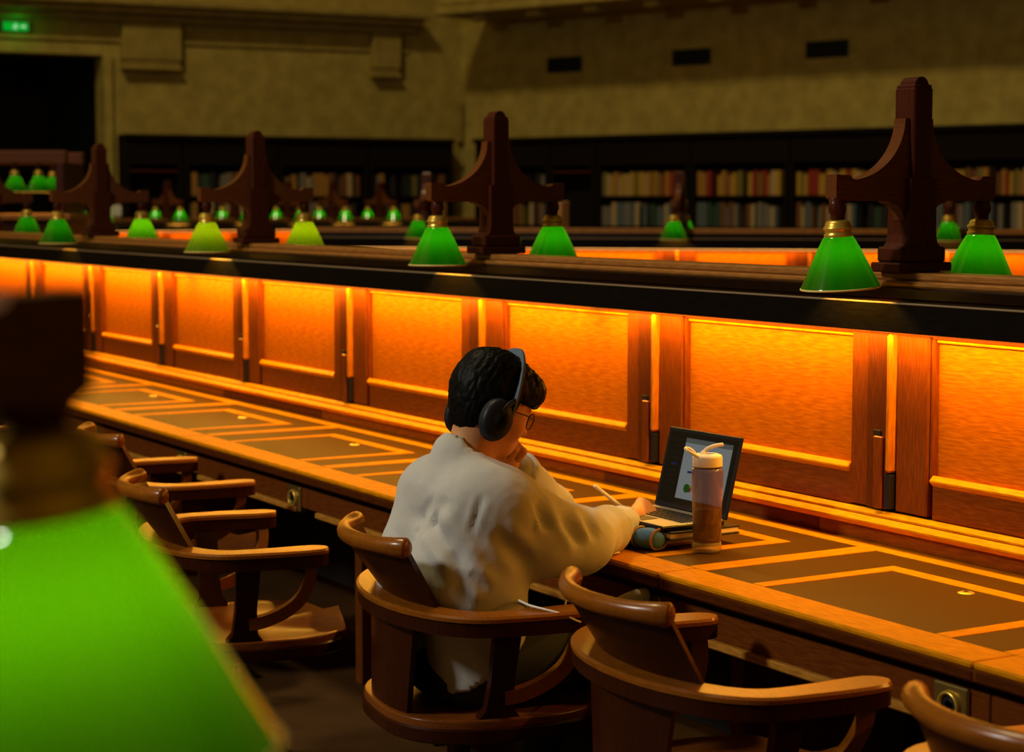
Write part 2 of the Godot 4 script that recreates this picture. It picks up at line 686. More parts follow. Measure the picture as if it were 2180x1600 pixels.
# ------------------------------------------------------------------ the reading desks
func desk(called: String, label: String, at: Vector3, turn: float, xs: Array, fine: bool, glow := 1.0) -> Node3D:
	# xs: divider positions along the desk, from left to right
	var t := thing(called, label, "reading desk", at, turn, "panelled reading desks with lit partitions")
	var a: float = xs[0]
	var b: float = xs[-1]
	var mid := (a + b) / 2.0
	var len := b - a
	box("partition_core", Vector3(mid, 0.70, 0), Vector3(len, 1.24, 0.03), mat.dark, t)
	box("cap", Vector3(mid, 1.371, 0), Vector3(len + 0.06, 0.070, 0.336), mat.cap, t, 0.004)
	for s in [1.0, -1.0]:
		box("cap_fascia", Vector3(mid, 1.3685, 0.1695 * s), Vector3(len + 0.06, 0.075, 0.006), mat.fascia, t, 0.002)
		box("cap_edge", Vector3(mid, 1.4035, 0.1705 * s), Vector3(len + 0.06, 0.0055, 0.006), mat.cap_edge, t, 0.0015)
	box("cap_ridge", Vector3(mid, 1.422, 0), Vector3(len + 0.02, 0.032, 0.16), mat.cap, t, 0.004)
	box("cap_ridge_lip", Vector3(mid, 1.446, 0), Vector3(len + 0.02, 0.016, 0.15), mat.ridge, t, 0.005)
	box("cap_ridge_top", Vector3(mid, 1.4645, 0), Vector3(len, 0.021, 0.11), mat.ridge, t, 0.005)
	# reading side
	for i in xs.size() - 1:
		var kl: float = xs[i] - (0.30 if i > 0 else 0.0)
		var kr: float = xs[i + 1] - (0.30 if i < xs.size() - 2 else 0.0)
		box("kick_board", Vector3((kl + kr) / 2, 0.785, 0.034), Vector3(kr - kl - 0.001, 0.068, 0.02), mat.rail if i % 3 != 1 else mat.apron, t, 0.0015)
	var tilt := Basis(Vector3.RIGHT, PI / 4)
	var st := mb()
	bx(st, Vector3(mid, 0.829, 0.040), Vector3(len, 0.038, 0.030), 0.004)
	bx(st, Vector3(mid, 0.838, 0.052), Vector3(len, 0.020, 0.020), 0.003, tilt)
	bx(st, Vector3(mid, 0.818, 0.062), Vector3(len, 0.024, 0.024), 0.003, tilt)
	done(st, "base_moulding", mat.moulding, t)
	box("top_rail", Vector3(mid, 1.322, 0.026), Vector3(len, 0.03, 0.022), mat.stile, t)
	for i in xs.size() - 1:
		var l: float = xs[i]
		var r: float = xs[i + 1]
		var w := (r - l) / BAY
		var pl := l + 0.138 * w
		var pr := r - 0.176 * w
		box("panel", Vector3((pl + pr) / 2, 1.128, 0.02), Vector3(pr - pl + 0.01, 0.37, 0.012), mat.panel, t)
		box("lower_rail", Vector3((pl + pr) / 2, 0.897, 0.028), Vector3(pr - pl + 0.004, 0.094, 0.024), mat.rail, t)
		st = mb()
		bx(st, Vector3((pl + pr) / 2, 0.945, 0.034), Vector3(pr - pl, 0.018, 0.020), 0.003)
		bx(st, Vector3((pl + pr) / 2, 0.950, 0.040), Vector3(pr - pl, 0.022, 0.022), 0.003, tilt)
		done(st, "panel_sill", mat.moulding, t)
		if fine:
			box("panel_bead", Vector3((pl + pr) / 2, 1.304, 0.03), Vector3(pr - pl, 0.008, 0.012), mat.moulding, t)
			for x in [pl - 0.006, pr + 0.006]:
				box("panel_edge", Vector3(x, 1.13, 0.031), Vector3(0.014, 0.36, 0.022), mat.stile, t, 0.004)
	for i in xs.size():
		var x: float = xs[i]
		box("stile", Vector3(x + 0.066, 1.085, 0.034), Vector3(0.118, 0.46, 0.028), mat.stile, t, 0.004)
		box("stile", Vector3(x - 0.135, 1.085, 0.034), Vector3(0.07, 0.46, 0.028), mat.stile, t, 0.004)
		box("pilaster", Vector3(x - 0.058, 1.085, 0.038), Vector3(0.08, 0.46, 0.036), mat.pilaster, t, 0.004)
		box("bead", Vector3(x - 0.006, 1.135, 0.044), Vector3(0.02, 0.36, 0.046), mat.bead, t, 0.006)
		if fine:
			box("latch_slot", Vector3(x - 0.052, 1.055, 0.058), Vector3(0.028, 0.014, 0.006), mat.iron, t, 0.001)
			box("latch_bar", Vector3(x - 0.044, 0.952, 0.060), Vector3(0.034, 0.19, 0.012), mat.stile, t, 0.003)
			box("keyhole_block", Vector3(x - 0.008, 0.905, 0.052), Vector3(0.022, 0.09, 0.02), mat.iron, t, 0.002)
	# the table
	box("worktop", Vector3(mid, 0.735, 0.41), Vector3(len, 0.034, 0.72), mat.apron, t)
	box("worktop_back", Vector3(mid, 0.735, -0.41), Vector3(len, 0.05, 0.73), mat.apron, t, 0.006)
	if fine:
		for i in xs.size() - 1:
			var l: float = xs[i] - 0.019
			var r: float = xs[i + 1] - 0.019
			var m := (l + r) / 2
			box("edge_board", Vector3(m, 0.752, 0.7175), Vector3(r - l - 0.0012, 0.016, 0.117), mat.strip, t, 0.005)
			box("edge_face", Vector3(m, 0.730, 0.712), Vector3(r - l - 0.0012, 0.027, 0.122), mat.edge, t, 0.006)
			box("back_board", Vector3(m, 0.7525, 0.080), Vector3(r - l - 0.0012, 0.015, 0.072), mat.strip, t, 0.001)
			box("cross_board", Vector3(l + 0.0175, 0.7525, 0.3875), Vector3(0.034, 0.015, 0.543), mat.strip_across, t, 0.001)
			box("cross_board", Vector3(r - 0.0175, 0.7525, 0.3875), Vector3(0.034, 0.015, 0.543), mat.strip_across, t, 0.001)
			box("leather_field", Vector3(m, 0.7505, 0.3875), Vector3(r - l - 0.07, 0.0155, 0.543), mat.leather, t, 0.001)
			box("inlay_strip", Vector3(m + 0.02, 0.7530, 0.245), Vector3(0.665, 0.0144, 0.046), mat.strip, t, 0.001)
			box("inlay_strip", Vector3(m + 0.02 - 0.31, 0.7530, 0.464), Vector3(0.045, 0.0144, 0.391), mat.strip_across, t, 0.001)
			box("inlay_strip", Vector3(m + 0.02 + 0.31, 0.7530, 0.464), Vector3(0.045, 0.0144, 0.391), mat.strip_across, t, 0.001)
			st = mb()
			lathe(st, [[0.0, 0.0035], [0.013, 0.003], [0.019, 0.001], [0.020, 0.0]].map(func(p): return [p[0], p[1]]), 20, Vector3(m + 0.02, 0.758, 0.30))
			var br := done(st, "brass_plate", mat.brass, t)
			st = mb()
			lathe(st, [[0.0, 0.0042], [0.006, 0.004], [0.007, 0.003]], 14, Vector3(m + 0.02, 0.758, 0.30))
			done(st, "keyhole", mat.iron, br)
			box("apron_board", Vector3(m, 0.653, 0.712), Vector3(r - l - 0.002, 0.07, 0.026), mat.apron, t, 0.003)
			box("apron_bead", Vector3(m, 0.610, 0.719), Vector3(r - l - 0.16, 0.020, 0.042), mat.raw, t, 0.004)
			st = mb()
			bx(st, Vector3(m + 0.43, 0.645, 0.728), Vector3(0.10, 0.085, 0.012), 0.004)
			var so := done(st, "socket_plate", mat.brass_dull, t)
			var turned := Basis(Vector3.RIGHT, PI / 2)
			st = mb()
			lathe(st, [[0.021, -0.002], [0.023, 0.008], [0.027, 0.010], [0.030, 0.006], [0.031, 0.0]], 24, Vector3(m + 0.43, 0.645, 0.734), turned)
			done(st, "socket_ring", mat.brass, so)
			st = mb()
			lathe(st, [[0.0, 0.003], [0.021, 0.003], [0.0215, 0.0]], 20, Vector3(m + 0.43, 0.645, 0.734), turned)
			done(st, "socket_face", mat.black, so)
	else:
		box("table_surface", Vector3(mid, 0.752, 0.41), Vector3(len, 0.016, 0.73), mat.strip, t, 0.004)
	for i in range(0, xs.size(), 2):
		box("pedestal_board", Vector3(xs[i], 0.36, 0.0), Vector3(0.05, 0.72, 1.1), mat.apron, t)
	# the light under the cap
	st = mb()
	bx(st, Vector3(mid, 1.330, 0.085), Vector3(len - 0.1, 0.010, 0.022), 0.002)
	done(st, "strip_light", mat.tube, t)
	var n := maxi(1, roundi(len / 4.0))
	for k in n:
		var l := AreaLight3D.new()
		l.name = "strip_glow"
		t.add_child(l, true)
		l.position = Vector3(a + len * (k + 0.5) / n, 1.3235, 0.085)
		l.rotation_degrees = Vector3(-90 + STRIP_TURN, 0, 0)
		l.area_size = Vector2(len / n - 0.05, 0.022)
		l.light_color = Color(1.0, 0.70, 0.22)
		l.light_energy = STRIP * glow * len / n
		l.area_range = 60.0
		l.area_attenuation = 2.0
		l.shadow_enabled = true
	return t

const STRIP := 0.9
const STRIP_TURN := 0.0
# ------------------------------------------------------------------ chairs
func loft(st: SurfaceTool, secs: Array) -> void:
	var n: int = secs[0].size()
	var ctr := Vector3.ZERO
	for s in secs:
		for p in s:
			ctr += p / (n * secs.size())
	for j in n:
		var rows := []
		for s in secs:
			rows.append(PackedVector3Array([s[j], s[(j + 1) % n]]))
		# decide the facing from the middle row
		var k := secs.size() / 2
		var mid := Vector3.ZERO
		for p in secs[k]:
			mid += p / n
		var k2 := mini(k + 1, secs.size() - 1)
		var nn: Vector3 = (rows[k2][0] - rows[k2 - 1][0]).cross(rows[k][1] - rows[k][0])
		sheet(st, rows, false, false, nn.dot((rows[k][0] + rows[k][1]) / 2 - mid) < 0)
	for e in [0, secs.size() - 1]:
		var mid := Vector3.ZERO
		for p in secs[e]:
			mid += p / n
		for j in n:
			tri(st, mid, secs[e][j], secs[e][(j + 1) % n], (secs[0][0] - secs[1][0]) if e == 0 else (secs[e][0] - secs[e - 1][0]))

func around(deg: float, rx: float, rz: float, y: float) -> Vector3:
	# 90 is the middle of the back, 0 the sitter's left arm side (+x)
	var a := deg_to_rad(deg)
	return Vector3(cos(a) * rx, y, 0.02 + sin(a) * rz)

func make_chair() -> Node3D:
	var t := thing("captain_chair", "", "chair")
	var path := []
	for p in [[-0.335, -0.235], [-0.337, -0.225], [-0.340, -0.205], [-0.345, -0.16], [-0.350, -0.09], [-0.350, -0.03]]:
		path.append(Vector3(p[0], 0, p[1]))
	for k in 25:
		path.append(around(180.0 - 180.0 * k / 24, 0.348, 0.182, 0.0))
	for k in range(5, -1, -1):
		path.append(Vector3(-path[k].x, 0, path[k].z))
	var pts := PackedVector3Array(path)
	var wide := [0.03, 0.062, 0.086, 0.094, 0.088, 0.082]
	var top := []
	var low := []
	for i in pts.size():
		var k := mini(i, pts.size() - 1 - i)
		var w: float = (wide[k] if k < wide.size() else 0.08) / 2
		top.append([Vector2(-w, 0.668), Vector2(w, 0.668), Vector2(w, 0.676), Vector2(w - 0.006, 0.681), Vector2(-w + 0.006, 0.681), Vector2(-w, 0.676)])
		var v := w - 0.004
		low.append([Vector2(-v, 0.636), Vector2(v, 0.636), Vector2(v, 0.666), Vector2(-v, 0.666)])
	var st := mb()
	sweep(st, pts, top)
	done(st, "arm_rail", mat.chair_top, t)
	st = mb()
	sweep(st, pts, low)
	done(st, "arm_band", mat.chair, t)
	# raised back
	var secs := []
	var crest := PackedVector3Array()
	for k in 15:
		var a := 136.0 - 92.0 * k / 14
		var lean := 0.105
		var b0 := around(a, 0.300, 0.145, 0.68)
		var b1 := around(a, 0.322, 0.167, 0.68)
		var u := around(a, 0.290, 0.145 + lean, 0.808)
		var v := around(a, 0.310, 0.167 + lean, 0.808)
		secs.append(PackedVector3Array([b0, b1, v, u]))
		crest.append((u + v) / 2 + Vector3(0, 0.006, 0.004))
	st = mb()
	loft(st, secs)
	done(st, "backrest", mat.chair, t)
	st = mb()
	tube(st, crest, [0.024, 0.022, 0.020, 0.019, 0.019, 0.019, 0.019, 0.019, 0.019, 0.019, 0.019, 0.019, 0.020, 0.022, 0.024], 12)
	done(st, "crest_rail", mat.chair_top, t)
	# splat under the band
	secs = []
	for k in 9:
		var a := 122.0 - 64.0 * k / 8
		secs.append(PackedVector3Array([around(a, 0.255, 0.175, 0.41), around(a, 0.275, 0.195, 0.41), around(a, 0.345, 0.185, 0.64), around(a, 0.325, 0.165, 0.64)]))
	st = mb()
	loft(st, secs)
	done(st, "back_splat", mat.chair, t)
	for s in [1.0, -1.0]:
		st = mb()
		var a := PackedVector3Array([Vector3(0.262 * s, 0.42, -0.01), Vector3(0.265 * s, 0.436, -0.01), Vector3(0.270 * s, 0.455, -0.01), Vector3(0.29 * s, 0.52, -0.01), Vector3(0.33 * s, 0.64, -0.01)])
		var pr := []
		for w in [0.05, 0.052, 0.036, 0.03, 0.034]:
			pr.append([Vector2(-w, -0.012), Vector2(w, -0.012), Vector2(w, 0.012), Vector2(-w, 0.012)])
		sweep(st, a, pr, Vector3(s, 0, 0))
		done(st, "arm_post", mat.chair, t)
		st = mb()
		var c := smooth_path([Vector3(0.338 * s, 0.64, -0.190), Vector3(0.326 * s, 0.59, -0.186), Vector3(0.310 * s, 0.540, -0.160), Vector3(0.297 * s, 0.505, -0.110), Vector3(0.288 * s, 0.486, -0.055), Vector3(0.283 * s, 0.482, -0.02)], 5)
		sweep(st, c, [[Vector2(-0.012, -0.016), Vector2(0.012, -0.016), Vector2(0.012, 0.016), Vector2(-0.012, 0.016)]], Vector3(0, 0.7, 0.7))
		done(st, "arm_brace", mat.chair_top, t)
	# seat: wide, reaching forward, with a raised saddle at the front
	st = mb()
	var rows := []
	for k in 56:
		var a := TAU * k / 56
		var cx := signf(cos(a)) * pow(absf(cos(a)), 0.72) * 0.285
		var cz := -0.065 + signf(sin(a)) * pow(absf(sin(a)), 0.72) * 0.285
		var line := PackedVector3Array()
		for j in 12:
			if j <= 9:
				var q := j / 9.0
				var x := cx * q
				var z := -0.065 + (cz + 0.065) * q
				var y := 0.422 + 0.012 * pow(q, 4)
				var front := smoothstep(0.08, 0.30, -z)
				y += front * (0.034 * exp(-pow(x / 0.055, 2)) + 0.012 * exp(-pow((absf(x) - 0.24) / 0.06, 2)) - 0.010)
				line.append(Vector3(x, y, z))
			else:
				var last: Vector3 = line[9]
				line.append(Vector3(cx * 1.015, last.y - (0.006 if j == 10 else 0.03), -0.065 + (cz + 0.065) * 1.015))
		line.reverse()
		rows.append(line)
	sheet(st, rows, true, false, false)
	done(st, "seat", mat.seat, t)
	st = mb()
	rows = []
	var ring := []
	for pr in [[0.94, 0.374], [1.0, 0.378], [1.03, 0.384], [1.03, 0.410], [1.01, 0.416], [0.94, 0.416]]:
		var line := PackedVector3Array()
		for k in 56:
			var a := TAU * k / 56
			line.append(Vector3(signf(cos(a)) * pow(absf(cos(a)), 0.72) * 0.285 * pr[0], pr[1], -0.065 + signf(sin(a)) * pow(absf(sin(a)), 0.72) * 0.285 * pr[0]))
		ring.append(line)
	for k in ring.size():
		sheet(st, [ring[k], ring[(k + 1) % ring.size()]], false, true, true)
	done(st, "seat_hoop", mat.chair, t)
	st = mb()
	bx(st, Vector3(0, 0.385, -0.065), Vector3(0.40, 0.05, 0.40), 0.01)
	done(st, "seat_block", mat.chair, t)
	st = mb()
	lathe(st, [[0.0, 0.358], [0.10, 0.358], [0.10, 0.345], [0.05, 0.335], [0.03, 0.31], [0.028, 0.22], [0.045, 0.19], [0.045, 0.13], [0.0, 0.12]], 20)
	done(st, "pedestal", mat.chair, t)
	for k in 4:
		st = mb()
		var a := PI / 4 + PI / 2 * k
		var d := Vector3(cos(a), 0, sin(a))
		tube(st, smooth_path([d * 0.03 + Vector3.UP * 0.17, d * 0.13 + Vector3.UP * 0.13, d * 0.25 + Vector3.UP * 0.07, d * 0.29 + Vector3.UP * 0.055], 4), [0.03, 0.028, 0.025, 0.022], 8)
		var leg := done(st, "leg", mat.chair, t)
		st = mb()
		lathe(st, [[0.0, -0.012], [0.025, -0.012], [0.0265, 0.0], [0.025, 0.012], [0.0, 0.012]], 16, d * 0.29 + Vector3(0, 0.0265, 0), Basis(d, PI / 2) * Basis(Vector3.RIGHT, PI / 2))
		done(st, "caster", mat.iron, leg)
	return t

# ------------------------------------------------------------------ the reader
func fold(p: Vector3, a: Vector3, b: Vector3, w: float) -> float:
	# creases are cut square to the side of the body that they lie on
	var out := Vector3(0.83, 0.1, 0.55).normalized()
	p -= out * p.dot(out)
	a -= out * a.dot(out)
	b -= out * b.dot(out)
	var ab := b - a
	var t := clampf((p - a).dot(ab) / ab.length_squared(), 0.0, 1.0)
	var fade := 1.0 - pow(absf(2.0 * t - 1.0), 3.0)
	var dist := (p - a - ab * t).length() / w
	return fade * (exp(-dist * dist) - 0.55 * exp(-pow(dist - 1.9, 2.0)))

func person() -> void:
	var root := thing("person", "person in a pale grey sweatshirt leaning on one hand and writing at the lit desk", "person", Vector3(-4.07, 0, 1.16))
	var home := -root.position
	var H := Vector3(-4.075, 1.168, 1.083)           # middle of the skull
	var f := Vector3(0.06, -0.36, -0.93).normalized()
	var r := Vector3(1, 0, 0)
	r = (r - f * r.dot(f)).normalized()
	var u := r.cross(f).normalized()
	var hb := Basis(r, u, -f)                     # local z is the back of the head
	var at := func(x: float, y: float, z: float) -> Vector3: return H + r * x + u * y + f * z
	# --- skin
	var sk := mb()
	var b := Body.new(Vector3(-4.205, 0.92, 0.93), Vector3(-3.945, 1.33, 1.25), 0.004)
	b.egg(H, hb, Vector3(0.074, 0.098, 0.092), 0.02)
	b.egg(at.call(0, -0.045, 0.030), hb, Vector3(0.058, 0.075, 0.062), 0.03)
	b.egg(at.call(0, -0.098, 0.058), hb, Vector3(0.030, 0.020, 0.026), 0.03)
	b.limb(at.call(0.0, -0.03, 0.088), 0.008, at.call(0, -0.045, 0.104), 0.011, 0.012)    # nose
	b.egg(at.call(0, -0.076, 0.086), hb, Vector3(0.022, 0.007, 0.008), 0.01)               # lips
	b.egg(at.call(0, -0.088, 0.082), hb, Vector3(0.018, 0.007, 0.008), 0.01)
	for s in [1.0, -1.0]:
		b.egg(at.call(0.032 * s, 0.008, 0.080), hb, Vector3(0.022, 0.007, 0.008), 0.012)   # brow
		b.egg(at.call(0.032 * s, -0.012, 0.074), hb, Vector3(0.014, 0.010, 0.010), 0.008)  # eye
		b.egg(at.call(0.045 * s, -0.045, 0.055), hb, Vector3(0.022, 0.026, 0.022), 0.02)   # cheek
		b.egg(at.call(0.077 * s, -0.022, -0.006), hb, Vector3(0.010, 0.030, 0.018), 0.006) # ear
	b.limb(at.call(0, -0.06, -0.022), 0.056, Vector3(-4.075, 0.99, 1.165), 0.060, 0.03)
	b.add_to(sk)
	# hidden trunk and arms, so that the body is whole under the clothes
	b = Body.new(Vector3(-4.62, 0.44, 0.44), Vector3(-3.76, 1.12, 1.40), 0.02)
	b.limb(Vector3(-4.075, 0.62, 1.17), 0.07, Vector3(-4.075, 0.88, 1.16), 0.07, 0.04)
	b.limb(Vector3(-4.075, 0.88, 1.16), 0.07, Vector3(-4.075, 1.02, 1.15), 0.05, 0.04)
	for s in [[Vector3(-3.92, 0.915, 1.13), Vector3(-3.99, 0.82, 0.87), Vector3(-4.225, 0.81, 0.585)], [Vector3(-4.24, 0.93, 1.09), Vector3(-4.38, 0.815, 0.73), Vector3(-4.204, 0.980, 0.948)]]:
		b.limb(Vector3(-4.075, 0.92, 1.15), 0.05, s[0], 0.040, 0.03)
		b.limb(s[0], 0.042, s[1], 0.035, 0.02)
		b.limb(s[1], 0.035, s[2], 0.028, 0.02)
	b.add_to(sk)
	# right hand round the stylus
	b = Body.new(Vector3(-4.44, 0.755, 0.38), Vector3(-4.17, 0.90, 0.64), 0.003)
	var wr := Vector3(-4.222, 0.812, 0.592)
	b.limb(wr, 0.027, Vector3(-4.245, 0.815, 0.555), 0.026, 0.01)
	for k in [Vector3(-4.313, 0.842, 0.482), Vector3(-4.303, 0.834, 0.470), Vector3(-4.290, 0.820, 0.462), Vector3(-4.272, 0.806, 0.462)]:
		b.limb(Vector3(-4.248, 0.815, 0.550).lerp(k, 0.1), 0.017, k, 0.0135, 0.014)
	var fingers := [
		[[-4.313, 0.842, 0.482], [-4.356, 0.838, 0.452], [-4.383, 0.815, 0.455], [-4.393, 0.797, 0.459]],
		[[-4.303, 0.834, 0.470], [-4.343, 0.822, 0.434], [-4.369, 0.798, 0.441], [-4.383, 0.785, 0.449]],
		[[-4.290, 0.820, 0.462], [-4.318, 0.803, 0.424], [-4.342, 0.783, 0.431], [-4.354, 0.776, 0.446]],
		[[-4.272, 0.806, 0.462], [-4.288, 0.787, 0.430], [-4.308, 0.775, 0.432], [-4.320, 0.773, 0.447]],
		[[-4.262, 0.808, 0.545], [-4.318, 0.818, 0.520], [-4.360, 0.812, 0.487], [-4.388, 0.801, 0.470]]]
	for q in fingers:
		var rr := [0.0125, 0.0092, 0.0082, 0.0070] if q != fingers[4] else [0.015, 0.0115, 0.0098, 0.0085]
		for k in 3:
			b.limb(Vector3(q[k][0], q[k][1], q[k][2]), rr[k], Vector3(q[k + 1][0], q[k + 1][1], q[k + 1][2]), rr[k + 1], 0.003)
	b.add_to(sk)
	# left hand, a loose fist under the cheek
	b = Body.new(Vector3(-4.269, 0.945, 0.903), Vector3(-4.029, 1.125, 1.103), 0.003)
	b.limb(Vector3(-4.204, 0.980, 0.948), 0.026, Vector3(-4.187, 1.000, 0.971), 0.026, 0.01)
	for k in [Vector3(-4.121, 1.060, 0.998), Vector3(-4.131, 1.065, 1.015), Vector3(-4.142, 1.063, 1.031), Vector3(-4.154, 1.055, 1.045)]:
		b.limb(Vector3(-4.185, 1.003, 0.975).lerp(k, 0.1), 0.017, k, 0.0135, 0.014)
	for q in [[Vector3(-4.121, 1.060, 0.998), Vector3(-4.097, 1.037, 0.983), Vector3(-4.115, 1.015, 0.987)], [Vector3(-4.131, 1.065, 1.015), Vector3(-4.103, 1.043, 1.002), Vector3(-4.121, 1.018, 1.005)], [Vector3(-4.142, 1.063, 1.031), Vector3(-4.115, 1.043, 1.021), Vector3(-4.131, 1.019, 1.021)], [Vector3(-4.154, 1.055, 1.045), Vector3(-4.131, 1.035, 1.037), Vector3(-4.143, 1.015, 1.035)], [Vector3(-4.169, 1.010, 0.965), Vector3(-4.137, 1.023, 0.965), Vector3(-4.113, 1.037, 0.971)]]:
		b.limb(q[0], 0.0115, q[1], 0.0095, 0.003)
		b.limb(q[1], 0.0095, q[2], 0.0082, 0.003)
	b.add_to(sk)
	# ankles
	for s in [1.0, -1.0]:
		var ax: float = -4.07 + 0.085 * s
		b = Body.new(Vector3(ax - 0.08, 0.0, 0.66), Vector3(ax + 0.08, 0.34, 1.02), 0.012)
		b.limb(Vector3(ax, 0.27, 0.873), 0.045, Vector3(ax, 0.07, 0.935), 0.034, 0.02)
		b.limb(Vector3(ax, 0.045, 0.94), 0.030, Vector3(ax, 0.036, 0.80), 0.026, 0.02)
		b.add_to(sk)
	done(sk, "body", mat.skin, root).position = home
	# --- hair
	b = Body.new(Vector3(-4.215, 0.99, 0.89), Vector3(-3.935, 1.345, 1.265), 0.0042)
	b.egg(at.call(0, 0.028, -0.012), hb, Vector3(0.094, 0.096, 0.108), 0.02)
	b.egg(at.call(0.0, 0.052, 0.062), hb, Vector3(0.072, 0.052, 0.062), 0.025)
	b.egg(at.call(0.0, -0.02, -0.052), hb, Vector3(0.070, 0.080, 0.046), 0.03)
	b.egg(at.call(0.0, 0.084, -0.02), hb, Vector3(0.070, 0.036, 0.070), 0.03)
	var locks := FastNoiseLite.new()
	locks.seed = 5
	locks.frequency = 1.0
	locks.fractal_octaves = 2
	b.each(func(p: Vector3, o: float) -> float:
		var q: Vector3 = hb.transposed() * (p - H)
		q.z = -q.z
		var w := 0.0035 * locks.get_noise_3d(q.x * 70.0, q.y * 22.0, q.z * 70.0)
		# open over the face, ears and neck
		var face := minf(q.z - 0.030, 0.018 + 0.012 * locks.get_noise_2d(q.x * 60.0, 3.0) - q.y)
		var cheek := minf(q.z + 0.030, -0.030 - q.y)
		var neck := -0.098 - q.y
		return maxf(o + w, maxf(face, maxf(cheek, neck))))
	var st := mb()
	b.add_to(st, func(p: Vector3, nn: Vector3) -> Vector3:
		var q: Vector3 = hb.transposed() * (p - H)
		return p + nn * 0.0016 * locks.get_noise_3d(q.x * 260.0, q.y * 40.0 + q.z * 40.0, q.z * 120.0))
	done(st, "hair", mat.hair, root).position = home
	# --- sweatshirt
	b = Body.new(Vector3(-4.60, 0.36, 0.50), Vector3(-3.74, 1.16, 1.46), 0.0105)
	for s in [-0.085, 0.085]:
		b.limb(Vector3(-4.075 + s, 0.50, 1.15), 0.125, Vector3(-4.075 + s, 0.76, 1.205), 0.132, 0.03)
		b.limb(Vector3(-4.075 + s, 0.76, 1.205), 0.132, Vector3(-4.075 + s * 1.1, 0.93, 1.175), 0.112, 0.05)
	b.limb(Vector3(-3.95, 0.925, 1.145), 0.088, Vector3(-4.20, 0.935, 1.12), 0.085, 0.05)
	b.limb(Vector3(-4.075, 0.97, 1.195), 0.078, Vector3(-4.075, 1.035, 1.180), 0.070, 0.05)
	# right sleeve
	b.limb(Vector3(-3.94, 0.915, 1.13), 0.095, Vector3(-3.96, 0.83, 0.93), 0.085, 0.05)
	b.limb(Vector3(-3.925, 0.835, 1.04), 0.084, Vector3(-3.97, 0.825, 0.90), 0.072, 0.04)
	b.limb(Vector3(-3.97, 0.822, 0.89), 0.076, Vector3(-4.11, 0.816, 0.725), 0.056, 0.03)
	b.limb(Vector3(-4.11, 0.816, 0.725), 0.056, Vector3(-4.205, 0.810, 0.612), 0.048, 0.03)
	# left sleeve
	b.limb(Vector3(-4.23, 0.925, 1.09), 0.085, Vector3(-4.375, 0.835, 0.74), 0.072, 0.05)
	b.limb(Vector3(-4.37, 0.830, 0.745), 0.070, Vector3(-4.209, 0.967, 0.928), 0.056, 0.02)
	b.each(func(p: Vector3, o: float) -> float:
		var hem := (0.462 - p.y) * 0.791 + (1.302 - p.z) * 0.612
		var neck := 0.078 - (p - Vector3(-4.075, 1.062, 1.128)).length()
		var cuff_r := (p - Vector3(-4.215, 0.815, 0.603)).dot(Vector3(-0.58, -0.05, -0.81)) if p.z < 0.72 and p.x > -4.32 else -1.0
		var cuff_l := (p - Vector3(-4.207, 0.977, 0.945)).dot(Vector3(0.55, 0.5, 0.6)) if (p - Vector3(-4.204, 0.980, 0.948)).length() < 0.085 else -1.0
		if p.y > 0.72 or p.z < 0.9:
			hem = -1.0
		return maxf(o, maxf(maxf(hem, neck), maxf(cuff_r, cuff_l))))
	var cloth := FastNoiseLite.new()
	cloth.seed = 9
	cloth.frequency = 1.0
	cloth.fractal_octaves = 3
	var folds := []
	for q in FOLDS:
		folds.append([Vector3(q[0], q[1], q[2]), Vector3(q[3], q[4], q[5]), q[6], q[7]])
	st = mb()
	b.add_to(st, func(p: Vector3, nn: Vector3) -> Vector3:
		var d := 0.004 * cloth.get_noise_3d(p.x * 9.0, p.y * 9.0, p.z * 9.0)
		for q in folds:
			if nn.x > -0.1 and (p - q[0]).length() < 0.3:
				d -= q[3] * fold(p, q[0], q[1], q[2]) * smoothstep(-0.1, 0.3, nn.x + nn.z * 0.6)
		return p + nn * d)
	var shirt := done(st, "sweatshirt", mat.shirt, root)
	shirt.position = home
	# ribbed collar and cuffs
	st = mb()
	var ring := PackedVector3Array()
	for k in 33:
		var a := TAU * k / 32
		ring.append(Vector3(-4.075 + cos(a) * 0.072, 1.030 + sin(a) * 0.046, 1.142 + sin(a) * 0.068))
	tube(st, ring, [0.011], 8, Vector3(0, 0.8, -0.4))
	done(st, "collar", mat.rib, shirt)
	for q in [[Vector3(-4.195, 0.811, 0.628), Vector3(-4.230, 0.811, 0.582), 0.047, 0.038], [Vector3(-4.221, 0.962, 0.926), Vector3(-4.197, 0.987, 0.955), 0.056, 0.042]]:
		st = mb()
		tube(st, PackedVector3Array([q[0], q[0].lerp(q[1], 0.3), q[0].lerp(q[1], 0.8), q[1]]), [q[2], q[2] * 1.02, q[3] * 1.08, q[3]], 20)
		done(st, "cuff", mat.rib, shirt)
	# --- trousers and shoes
	b = Body.new(Vector3(-4.32, 0.24, 0.48), Vector3(-3.82, 0.70, 1.40), 0.014)
	for s in [1.0, -1.0]:
		b.limb(Vector3(-4.07 + 0.085 * s, 0.545, 1.17), 0.088, Vector3(-4.07 + 0.105 * s, 0.54, 0.79), 0.075, 0.03)
		b.limb(Vector3(-4.07 + 0.105 * s, 0.535, 0.785), 0.074, Vector3(-4.07 + 0.09 * s, 0.31, 0.86), 0.066, 0.02)
	b.limb(Vector3(-4.145, 0.535, 1.19), 0.098, Vector3(-4.005, 0.535, 1.19), 0.098, 0.04)
	st = mb()
	b.add_to(st)
	b = Body.new(Vector3(-4.32, 0.02, 0.70), Vector3(-3.82, 0.40, 1.06), 0.014)
	for s in [1.0, -1.0]:
		b.limb(Vector3(-4.07 + 0.09 * s, 0.32, 0.857), 0.066, Vector3(-4.07 + 0.085 * s, 0.11, 0.925), 0.060, 0.02)
	b.add_to(st)
	done(st, "trousers", mat.trousers, root).position = home
